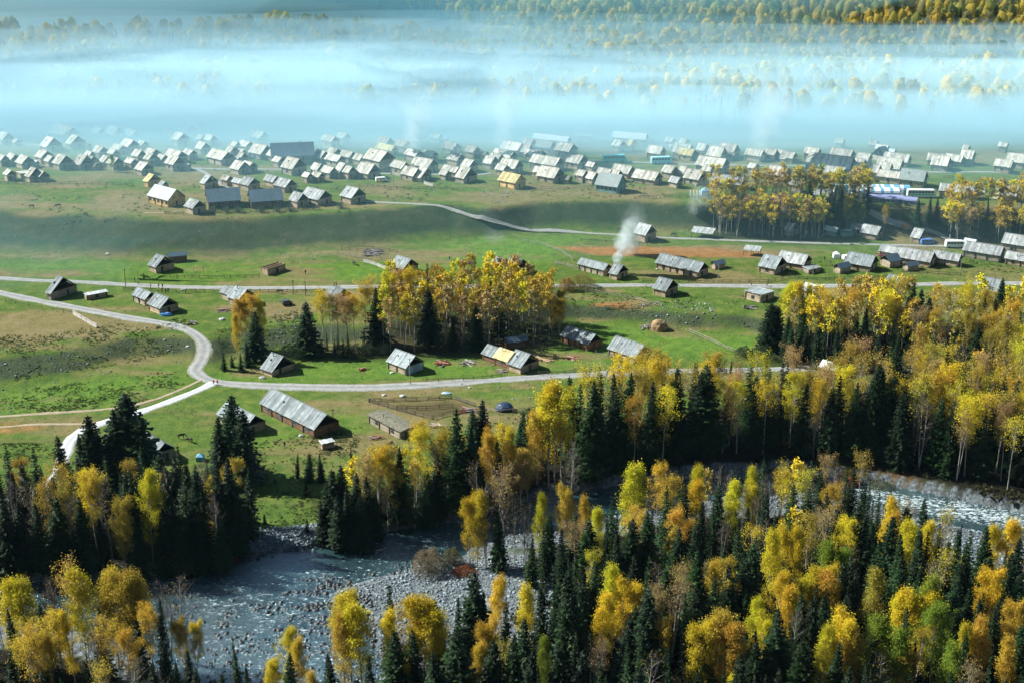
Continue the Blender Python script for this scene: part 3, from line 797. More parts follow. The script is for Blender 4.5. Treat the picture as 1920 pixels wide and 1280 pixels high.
# --- row right, between lane and road
house(1452, 516, 26, 27, 38, wh=2.4, label='cabin with white front at the left end of the right row')
house(1505, 508, 42, 20, 34, wh=2.3, label='long cabin behind the left end of the right row')
house(1516, 514, 8, 24, 60, ridge='R', wh=1.6, gable='flat', name='lean_to', cat='shed', label='dark lean-to shed against the long cabin of the right row')
house(1575, 514, 9, 22, 55, roof='b', ridge='R', wh=2.1, name='small_shed', cat='shed', label='small blue-roofed hut with fresh pine boards in the right row')
house(1630, 511, 40, 22, 34, wh=2.3, label='long olive-roofed cabin in the middle of the right row')
house(1688, 488, 34, 12, 34, wh=2.3, label='cabin standing behind the blue-gabled one in the right row')
house(1668, 503, 12, 22, 60, roof='b', ridge='R', wh=2.4, label='cabin with blue roof and dark side gable in the right row')
house(1702, 509, 6, 22, 60, roof='b', ridge='R', wh=1.9, name='small_shed', cat='shed', label='blue-grey shed before the pale-roofed cabin in the right row')
house(1741, 503, 46, 20, 34, roof='g', wh=2.4, label='pale-roofed long cabin right of the blue-grey shed')
house(1794, 501, 40, 14, 34, wh=2.3, label='long cabin between the pale-roofed one and the big right barn')
house(1872, 493, 56, 18, 34, wh=2.8, name='log_barn', cat='barn', label='big broad-roofed barn near the right edge')
house(1950, 486, 60, 20, 34, wh=4.0, name='log_barn', cat='barn', label='tallest barn, cut by the right edge of the view')
house(1940, 505, 46, 14, 34, wh=2.4, label='cabin under the tallest barn at the right edge')
house(1483, 443, 10, 16, 44, wh=2.3, label='small cabin alone below the green-yellow grove')
house(1566, 444, 17, 9, 40, roof='p', wh=2.0, wall='t', name='painted_cabin', label='tiny cabin with white roof and teal walls')
house(1582, 445, 5, 20, 65, roof='b', ridge='R', wh=2.0, gable='flat', wall='t', name='small_shed', cat='shed', label='teal shed with bright blue flat roof')
house(1622, 445, 22, 12, 40, wh=2.3, label='rear of two joined cabins below the grove, above the lane')
house(1642, 451, 24, 18, 38, wh=2.3, label='front of two joined cabins below the grove, above the lane')
house(1722, 457, 12, 20, 38, wh=2.2, label='small cabin above the lane near the white trailer')
house(1825, 464, 14, 8, 40, roof='p', wh=1.6, name='small_shed', cat='shed', label='little white-roofed shed by the lane at far right')

# --- the village on the upper terrace
V = [  # px, py, a, b, th, extra
 (659, 384, 21, 24, 42, {}), (597, 387, 34, 22, 40, dict(wh=2.6)), (558, 390, 17, 18, 44, {}), (362, 403, 18, 20, 44, dict(wh=2.6)),
 (316, 389, 46, 25, 40, dict(roof='b', wall='n', gable='c', win=5)), (392, 392, 13, 56, 74, dict(roof='b', wall='r', ridge='R', gable='c', win=4, wh=2.8, label='left of two long blue-roofed brown barracks on the bank edge', name='barrack')),
 (472, 392, 12, 56, 74, dict(roof='b', wall='r', ridge='R', gable='c', win=4, wh=2.8, label='right of two long blue-roofed brown barracks on the bank edge', name='barrack')),
 (511, 311, 8, 76, 80, dict(roof='b', ridge='R', wall='l', gable='c', wh=4.0, pitch=40, label='hugest barn of the village, with one broad blue-grey roof', name='great_barn', cat='barn')),
 (278, 352, 9, 19, 44, dict(roof='y', wall='n')), (56, 342, 10, 20, 44, {}), (384, 356, 9, 21, 44, {}), (466, 360, 18, 18, 42, {}), (448, 354, 14, 9, 42, {}), (426, 350, 12, 9, 42, {}),
 (512, 352, 18, 12, 40, {}), (535, 362, 22, 18, 40, {}), (576, 344, 9, 9, 44, {}), (548, 330, 22, 23, 40, {}), (522, 315, 12, 12, 44, {}), (447, 328, 17, 19, 40, {}), (452, 308, 8, 11, 44, {}),
 (416, 312, 32, 20, 42, {}), (377, 290, 12, 15, 44, {}), (376, 273, 8, 10, 44, {}), (441, 286, 8, 9, 44, {}), (452, 298, 8, 9, 44, {}), (489, 300, 25, 20, 40, {}), (487, 270, 22, 14, 42, {}),
 (354, 260, 14, 16, 44, {}), (334, 276, 14, 18, 44, dict(wh=3.2)), (316, 259, 9, 9, 44, {}), (332, 308, 27, 16, 42, dict(wh=2.8)), (325, 322, 18, 18, 42, {}), (303, 310, 12, 12, 42, {}),
 (284, 303, 16, 15, 44, dict(wh=2.8)), (266, 282, 9, 10, 44, {}), (241, 289, 18, 17, 46, dict(wh=3.4)), (262, 248, 8, 8, 44, {}), (248, 265, 20, 12, 44, {}), (214, 265, 21, 16, 44, {}),
 (183, 262, 16, 13, 44, dict(wh=3.0)), (145, 253, 9, 17, 44, {}), (123, 267, 40, 23, 42, dict(wh=3.0)), (133, 281, 11, 22, 44, {}), (88, 286, 15, 22, 42, {}), (84, 243, 8, 9, 44, {}), (63, 244, 9, 18, 44, {}), (31, 243, 11, 12, 44, {}),
 (5, 273, 16, 17, 44, {}), (78, 308, 15, 18, 44, dict(wh=2.8)), (42, 317, 16, 18, 44, {}), (112, 320, 16, 20, 42, {}), (151, 320, 15, 20, 42, {}), (186, 297, 15, 14, 44, {}), (213, 320, 15, 15, 42, {}), (212, 300, 12, 10, 44, {}),
 (246, 318, 14, 11, 44, {}), (266, 330, 15, 18, 42, {}), (3, 313, 11, 12, 44, {}), (40, 336, 12, 14, 50, dict(gable='flat', wh=2.0)),
 (690, 337, 24, 21, 40, {}), (712, 323, 32, 26, 42, dict(wh=4.6)), (722, 283, 17, 16, 40, {}), (733, 293, 30, 12, 40, dict(roof='y')), (752, 332, 21, 16, 44, dict(wh=3.6)), (774, 341, 23, 17, 42, {}), (788, 342, 12, 16, 42, dict(wh=1.9)),
 (778, 304, 20, 14, 42, {}), (802, 325, 24, 18, 38, dict(wh=2.6)), (810, 303, 19, 10, 38, {}), (853, 336, 24, 12, 42, {}), (835, 339, 11, 10, 44, {}), (869, 345, 15, 24, 42, {}), (856, 312, 18, 16, 42, {}), (848, 290, 19, 16, 42, {}),
 (878, 325, 14, 18, 40, {}), (887, 298, 15, 13, 40, {}), (621, 281, 20, 14, 44, dict(wall='c', wh=3.6)), (601, 308, 15, 16, 42, {}), (632, 314, 24, 14, 40, {}), (618, 336, 18, 14, 44, {}), (636, 335, 9, 20, 42, {}), (655, 307, 19, 12, 42, {}), (674, 311, 13, 12, 42, {}),
 (969, 295, 30, 17, 36, {}), (955, 306, 32, 14, 38, {}), (964, 328, 28, 16, 38, {}), (920, 318, 14, 14, 38, {}), (965, 356, 30, 20, 40, dict(roof='y', wall='n', gable='c', wh=2.8, label='brand-new bright pine cabin above the bank notch')),
 (1012, 305, 27, 11, 36, {}), (1040, 322, 46, 17, 36, dict(wh=2.6)), (1038, 345, 30, 20, 36, {}), (1030, 289, 27, 12, 34, dict(roof='t')), (1062, 279, 62, 8, 28, dict(wall='c', roof='p', wh=3.2)), (1065, 298, 24, 18, 38, dict(wh=3.2)),
 (1052, 309, 9, 14, 42, {}), (1084, 318, 21, 18, 38, {}), (1110, 323, 10, 9, 42, {}), (1095, 342, 17, 8, 40, {}), (1110, 347, 12, 14, 42, {}), (1140, 339, 20, 11, 38, {}), (1156, 342, 9, 11, 42, {}),
 (1156, 364, 38, 20, 30, dict(roof='t', wall='t', gable='c', win=5, label='teal painted house with veranda posts on the bank edge', name='painted_house')), (1176, 336, 28, 16, 38, {}), (1105, 267, 34, 6, 24, dict(gable='flat')), (1208, 276, 58, 8, 22, dict(wh=3.4, roof='p')),
 (1180, 285, 5, 14, 40, dict(wall='n', roof='y', gable='c')), (1226, 348, 38, 17, 34, dict(wh=2.2)), (1257, 337, 15, 16, 40, dict(wh=2.8)), (1281, 336, 10, 14, 40, {}), (1268, 354, 12, 12, 44, {}), (1308, 349, 24, 20, 36, {}), (1388, 357, 52, 12, 28, {}),
 (1352, 327, 44, 18, 32, dict(wh=2.8)), (1413, 327, 9, 11, 40, {}), (1467, 342, 26, 19, 36, dict(wall='r', wh=2.6)), (1295, 303, 21, 13, 34, dict(wall='n', roof='y', wh=2.6)), (1236, 301, 22, 13, 34, dict(wall='n')), (1349, 304, 22, 17, 34, dict(wall='n')),
 (1290, 290, 27, 10, 32, {}), (1282, 279, 8, 12, 40, {}), (1258, 276, 10, 8, 40, {}), (1318, 293, 11, 14, 38, {}), (1372, 299, 24, 18, 36, {}), (1424, 305, 25, 13, 34, dict(wh=2.8)), (1450, 303, 19, 11, 36, {}), (1470, 301, 12, 8, 36, {}), (1484, 307, 19, 12, 34, {}),
 (1500, 362, 18, 8, 36, {}), (1551, 380, 22, 13, 36, dict(wall='r')), (1590, 329, 72, 22, 30, dict(wh=2.8)), (1578, 339, 42, 12, 30, {}), (1591, 307, 31, 15, 34, {}), (1625, 312, 18, 13, 34, {}), (1530, 301, 20, 11, 34, {}), (1699, 314, 38, 13, 32, {}), (1662, 307, 20, 10, 60, dict(roof='b', ridge='R')),
 (1642, 336, 26, 14, 36, {}), (1684, 327, 36, 16, 30, {}), (1685, 347, 36, 12, 30, {}), (1729, 353, 38, 16, 28, dict(roof='t')), (1768, 313, 26, 10, 28, {}), (1773, 323, 24, 16, 30, {}), (1799, 313, 24, 13, 32, {}), (1892, 327, 24, 14, 34, {}), (1918, 318, 28, 18, 34, dict(wh=2.8)),
 (1577, 279, 10, 8, 36, {}), (1640, 281, 11, 9, 36, {}), (1884, 287, 10, 8, 36, {}), (1826, 376, 58, 10, 24, {}), (1902, 380, 32, 18, 28, dict(wh=2.6)),
 (1660, 292, 16, 8, 34, {}), (1812, 290, 6, 8, 40, {}),
 (318, 240, 9, 9, 42, {}), (380, 242, 10, 11, 42, {}), (412, 242, 15, 9, 42, {}), (472, 242, 9, 8, 42, {}), (495, 247, 15, 9, 42, {}), (635, 250, 16, 9, 40, {}), (679, 249, 12, 7, 40, {}), (820, 270, 14, 9, 40, {}),
]
for px, py, a, b, th, kw in V:
    if py > 250 and kw.get('gable') != 'flat' and 'wh' not in kw: kw['wh'] = HR.uniform(2.2, 3.0); kw['pitch'] = HR.uniform(36, 43)
    house(px, py, a, b, th, **kw)
for px, py, a, b, th, kw in V:                      # sheds and woodsheds in the yards
    if HR.random() < .6 and 248 < py < 350 and (px < 640 or HR.random() < .45) and kw.get('ridge') != 'R':
        house(px + HR.choice((-1, 1)) * HR.uniform(17, 26), py + HR.uniform(-10, 7), HR.uniform(9, 17), HR.uniform(10, 15), th, wh=HR.uniform(2.2, 3.2), pitch=HR.uniform(36, 43))
    if HR.random() < .25 and 262 < py < 360 and kw.get('ridge') != 'R':
        house(px + b + HR.uniform(3, 9), py + HR.uniform(-3, 3), HR.uniform(5, 8), HR.uniform(6, 9), th, roof=HR.choice('ggpsg'), wh=1.8, name='small_shed', cat='shed', win=0)
# ------------------------------------------------------------------ trees
def leaf_mat(name, trans, rough=.65, dark=1.0):
    m, nt, b, o = mat(name); L = nt.links
    oi = N(nt, 'ShaderNodeObjectInfo')
    t = attr(nt, 'tint')
    vm = N(nt, 'ShaderNodeVectorMath', operation='SCALE'); L.new(oi.outputs['Color'], vm.inputs[0]); L.new(t, vm.inputs['Scale'])
    tc = N(nt, 'ShaderNodeTexCoord').outputs['Object']
    n = noise(nt, .35, 3, .6, tc)
    hs = N(nt, 'ShaderNodeHueSaturation'); L.new(vm.outputs[0], hs.inputs['Color'])
    L.new(ramp(nt, n.outputs['Fac'], [(.3, .485), (.7, .515)]).outputs[0], hs.inputs['Hue'])
    L.new(hs.outputs[0], b.inputs['Base Color']); b.inputs['Roughness'].default_value = rough; b.inputs['Specular IOR Level'].default_value = .15
    if trans:
        tr = N(nt, 'ShaderNodeBsdfTranslucent'); L.new(hs.outputs[0], tr.inputs['Color'])
        mx = N(nt, 'ShaderNodeMixShader'); mx.inputs[0].default_value = trans
        L.new(b.outputs[0], mx.inputs[1]); L.new(tr.outputs[0], mx.inputs[2]); L.new(mx.outputs[0], o.inputs['Surface'])
    return m
M_LEAF = leaf_mat('birch_leaf', .4)
M_NEEDLE = leaf_mat('spruce_needle', .0, .6)
M_BIRCHBARK = simple('birch_bark', (.34, .33, .3), .8, 0, .35, 1.2)
M_BARK = simple('spruce_bark', (.06, .045, .035), .9, 0, .3, 2)
M_TWIG = simple('twig', (.17, .15, .13), .9, 0, .2, 1)

def quads_at(P, size, rs, flat=.0, up=None):
    """small leaf-sized diamonds at points P, random orientation"""
    n = len(P)
    a = rs.normal(size=(n, 3)); a /= np.linalg.norm(a, axis=1, keepdims=True)
    b_ = rs.normal(size=(n, 3)); b_ = np.cross(a, b_); b_ /= np.linalg.norm(b_, axis=1, keepdims=True)
    s = (size * (.65 + .7 * rs.rand(n)))[:, None]
    V = np.stack([P - a * s, P - b_ * s * .6, P + a * s, P + b_ * s * .6], 1).reshape(-1, 3)
    F = np.arange(n * 4).reshape(n, 4)
    return V, F
def birch_shape(seed, H=18, leaf=5600, lsize=.14, rmax=2.7, lo=.42, bare=False, stems=1, twigs=150, top=.66, pw=1.7, nl=20):
    rs = np.random.RandomState(seed); tb = MB(); P = []; T = []
    for st in range(stems):
        lean = rs.normal(0, .035, 2) + (np.array([math.cos(st * 2.4 + seed), math.sin(st * 2.4 + seed)]) * .07 if stems > 1 else 0)
        ph = rs.rand(2) * 6; hh = H * (1 - .1 * st * rs.rand())
        def tp(t): return Vector((lean[0] * t * hh + .25 * math.sin(t * 4 + ph[0]) * t, lean[1] * t * hh + .25 * math.sin(t * 5 + ph[1]) * t, t * hh))
        ts = np.linspace(0, 1, 9); r0 = .12 + .05 * rs.rand()
        tb.tube([tp(t) for t in ts], [r0 * (1 - t) ** .8 + .02 for t in ts], 6, cap=False)
        if bare: nl = 24
        for k in range(nl):
            t0 = lo + (0.97 - lo) * (k + rs.rand()) / nl
            rel = (t0 - lo) / (1 - lo)
            prof = rmax * (1 - max(0, (t0 - top) / (1.04 - top)) ** pw) ** .8 if t0 > top else rmax * (.35 + .65 * ((t0 - lo) / (top - lo + 1e-6)) ** .8)
            ln = prof * rs.uniform(.75, 1.15) / stems ** .4; az = rs.rand() * 6.28; el = R(rs.uniform(35, 62))
            p0 = tp(t0); pts = [p0]; d = Vector((math.cos(az) * math.cos(el), math.sin(az) * math.cos(el), math.sin(el)))
            for q in range(3):
                d = (d + Vector((rs.normal(0, .12), rs.normal(0, .12), -.12 if q else 0))).normalized()
                pts.append(pts[-1] + d * ln / math.cos(el) * .42)
            tb.tube(pts, [.055, .04, .025, .012], 4, cap=False, tint=.75)
            nt_ = twigs // nl
            for q in range(nt_):
                f = rs.uniform(.25, 1) * 2.999; i = int(f); b0 = pts[i].lerp(pts[i + 1], f - i)
                dd = Vector(rs.normal(size=3)); dd.normalize(); dd = (dd + d * .8 + Vector((0, 0, .35 if bare else -.1))).normalized()
                b1_ = b0 + dd * rs.uniform(.5, 1.3)
                tb.tube([b0, b1_], [.018 if not bare else .024, .008], 3, cap=False, tint=.5, m=1)
                P.append(b1_); T.append(rel); P.append(b0.lerp(b1_, .5)); T.append(rel)
    P = np.array([p[:] for p in P]); w = np.array(T) ** .8 + .12
    cl = rs.rand(len(P)) < .86
    w = w * cl; w /= w.sum()
    k = rs.choice(len(P), leaf, p=w)
    sig = np.array([.42, .42, .5])
    Q = P[k] + rs.normal(size=(leaf, 3)) * sig
    V, F = quads_at(Q, lsize, rs)
    ct = (.72 + .56 * rs.rand(len(P)))[k] * (.8 + .4 * rs.rand(leaf))
    return tb.mesh('trunk', M_BIRCHBARK, M_TWIG), mesh_np('crown', V, F, M_LEAF, tint=ct)
def spruce_shape(seed, H=20, rb=2.7, lo=.05, sp=.42, power=.8, droop=.35, ragged=.25):
    rs = np.random.RandomState(seed)
    tb = MB(); tb.tube([(0, 0, 0), (0, 0, H * .5), (0, 0, H)], [.26, .15, .02], 6, cap=False)
    V = []; F = []; T = []
    z = H * lo
    while z < H * .985:
        rel = (z - H * lo) / (H * (1 - lo))
        rad = rb * (1 - rel) ** power * (.55 + .45 * min(1, rel * 6 + .3)) + .12
        nb = max(5, int(9 * (1 - rel * .45)))
        off = rs.rand() * 6.28
        for k in range(nb):
            az = off + 6.283 * (k + rs.uniform(-.3, .3)) / nb
            r = rad * (1 + rs.uniform(-ragged, ragged)); zz = z + rs.uniform(-.15, .15)
            if rs.rand() < .07: continue
            ca, sa = math.cos(az), math.sin(az); dr = droop * r * rs.uniform(.6, 1.3) - .12 * r * rel * 3
            ns = 3 if r > 1 else 2
            wid = .5 * r * .62 + .16
            tt = rs.uniform(.7, 1.3)
            prev = None
            for s in range(ns):
                f0, f1 = s / ns * .95, (s + 1) / ns * .95 + .05
                for sd in (-1, 1):
                    # a feather-like pair of blades hanging from the branch
                    x0, x1 = r * f0, r * f1
                    z0 = zz - dr * f0 ** 1.3; z1 = zz - dr * f1 ** 1.3 + (.08 if s == ns - 1 else 0)
                    wm_ = wid * (1 - f0 * .75) * rs.uniform(.8, 1.2)
                    xm = x0 + (x1 - x0) * .75
                    hang = .16 + .2 * (1 - f0) * rs.uniform(.6, 1.4)
                    n = len(V)
                    V += [(ca * x0, sa * x0, z0), (ca * xm - sa * sd * wm_, sa * xm + ca * sd * wm_, z1 - hang), (ca * x1, sa * x1, z1)]
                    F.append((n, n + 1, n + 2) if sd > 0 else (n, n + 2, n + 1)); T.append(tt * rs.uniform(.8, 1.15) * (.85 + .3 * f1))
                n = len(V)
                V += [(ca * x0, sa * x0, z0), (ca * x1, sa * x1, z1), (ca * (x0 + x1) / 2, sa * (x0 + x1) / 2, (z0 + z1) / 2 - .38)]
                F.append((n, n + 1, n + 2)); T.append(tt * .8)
        z += sp * rs.uniform(.8, 1.15) * (.7 + .5 * (1 - rel))
    n = len(V)
    for q in range(3):
        a = q * 2.1; V += [(math.cos(a) * .12, math.sin(a) * .12, H * .96), (math.cos(a + 2) * .12, math.sin(a + 2) * .12, H * .96), (0, 0, H * 1.02)]
        F.append((n + q * 3, n + q * 3 + 1, n + q * 3 + 2)); T.append(1.1)
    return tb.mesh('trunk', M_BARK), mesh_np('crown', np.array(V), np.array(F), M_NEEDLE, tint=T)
BIRCH = [birch_shape(1), birch_shape(2, rmax=2.3, lo=.5, top=.7), birch_shape(3, rmax=3.2, stems=2, leaf=4200), birch_shape(4, rmax=2.4, lo=.35, top=.6), birch_shape(5, rmax=2.9, lo=.5, top=.74, leaf=2800), birch_shape(6, rmax=1.9, lo=.3, top=.5, leaf=2600)]
FULL = [birch_shape(21, rmax=2.3, lo=.16, top=.38, leaf=11000, twigs=300, pw=1.0, nl=34, lsize=.13), birch_shape(22, rmax=2.7, lo=.2, top=.5, leaf=13000, twigs=340, pw=1.15, nl=36, lsize=.13), birch_shape(23, rmax=1.8, lo=.12, top=.36, leaf=9000, twigs=260, pw=.95, nl=32, lsize=.13), birch_shape(24, rmax=2.8, lo=.25, top=.5, stems=2, leaf=13500, twigs=340, pw=1.2, nl=26, lsize=.13)]
THIN = [birch_shape(31, rmax=2.5, lo=.55, top=.75, leaf=1300, twigs=260), birch_shape(32, rmax=2.2, lo=.5, top=.7, leaf=900, twigs=260, stems=2), birch_shape(33, rmax=2.8, lo=.6, top=.8, leaf=1700, twigs=220)]
BARE = [birch_shape(41, rmax=2.2, lo=.3, top=.6, leaf=60, bare=True, twigs=520), birch_shape(42, rmax=1.9, lo=.25, top=.6, leaf=40, bare=True, twigs=460, stems=2)]
SPRUCE = [spruce_shape(51), spruce_shape(52, rb=2.2), spruce_shape(53, rb=3.3, power=.7), spruce_shape(54, rb=2.5, lo=.12), spruce_shape(55, rb=2.9, power=.95, ragged=.35)]
SLIM = [spruce_shape(61, rb=1.6, sp=.5), spruce_shape(62, rb=1.35, sp=.5, ragged=.35)]
PINE = [spruce_shape(71, H=20, rb=3.4, lo=.02, power=.45, droop=.15)]
LEAFC = dict(L=(.66, .6, .035), Y=(.7, .56, .035), O=(.58, .41, .05), G=(.22, .31, .03), D=(.48, .38, .06), P=(.44, .33, .13))
TR = random.Random(99)
TREES = []
def tree(kind, x, y, z, H, wf=1.0):
    r = TR
    if kind in ('S', 'L', 'C'):
        pool = {'S': SPRUCE, 'L': SLIM, 'C': PINE}[kind]; base = 20.0; nm = 'spruce_tree'
        k = r.uniform(.55, 1.7); c = (.008 * k, .023 * k * r.uniform(.9, 1.15), .006 * k * r.uniform(.7, 1.3))
        cn = {'S': 'dark spruce', 'L': 'slim dark spruce', 'C': 'rounded dark spruce'}[kind]
        if kind == 'S': wf *= 1.38
    else:
        pool = {'B': BARE, 'T': THIN, 'F': FULL}.get(kind[0], BIRCH)
        hue = kind[-1] if kind[-1] in LEAFC else r.choice('YLYDPD')
        if hue == 'Y' and r.random() < .45: hue = 'L'
        if hue == 'O' and kind[0] == 'F' and r.random() < .35: hue = 'Y'
        c = LEAFC[hue]; k = r.uniform(.72, 1.08); c = tuple(max(.01, v * k * r.uniform(.92, 1.08)) for v in c)
        base = 18.0; nm = 'birch_tree'
        cn = dict(L='lemon yellow birch', Y='yellow birch', O='orange birch', G='green birch', D='dull gold birch', P='pinkish brown birch')[hue]
        if kind[0] == 'B': cn = 'bare grey tree'; nm = 'bare_tree'
        if kind[0] == 'T': cn = 'sparse ' + cn
        if kind[0] == 'F': cn = 'full ' + cn; wf *= .84
    TREES.append(dict(hand=False, pool=r.choice(range(len(pool))), shapes=pool, c=c, nm=nm, cn=cn, x=x, y=y, z=z, H=H, s=H / base, wf=wf, rot=(R(r.gauss(0, 1.8)), R(r.gauss(0, 1.8)), r.uniform(0, 6.28))))
PLACED = []
def top(kind, px, py, H, wf=1.0, **k):
    g = hit(px, py, H)
    if g is None: return
    PLACED.append((g[0], g[1])); tree(kind, *g, H, wf, **k); TREES[-1]['hand'] = True
def foot(kind, px, py, H, wf=1.0, **k):
    g = hit(px, py)
    if g is None: return
    PLACED.append((g[0], g[1])); tree(kind, *g, H, wf, **k); TREES[-1]['hand'] = True
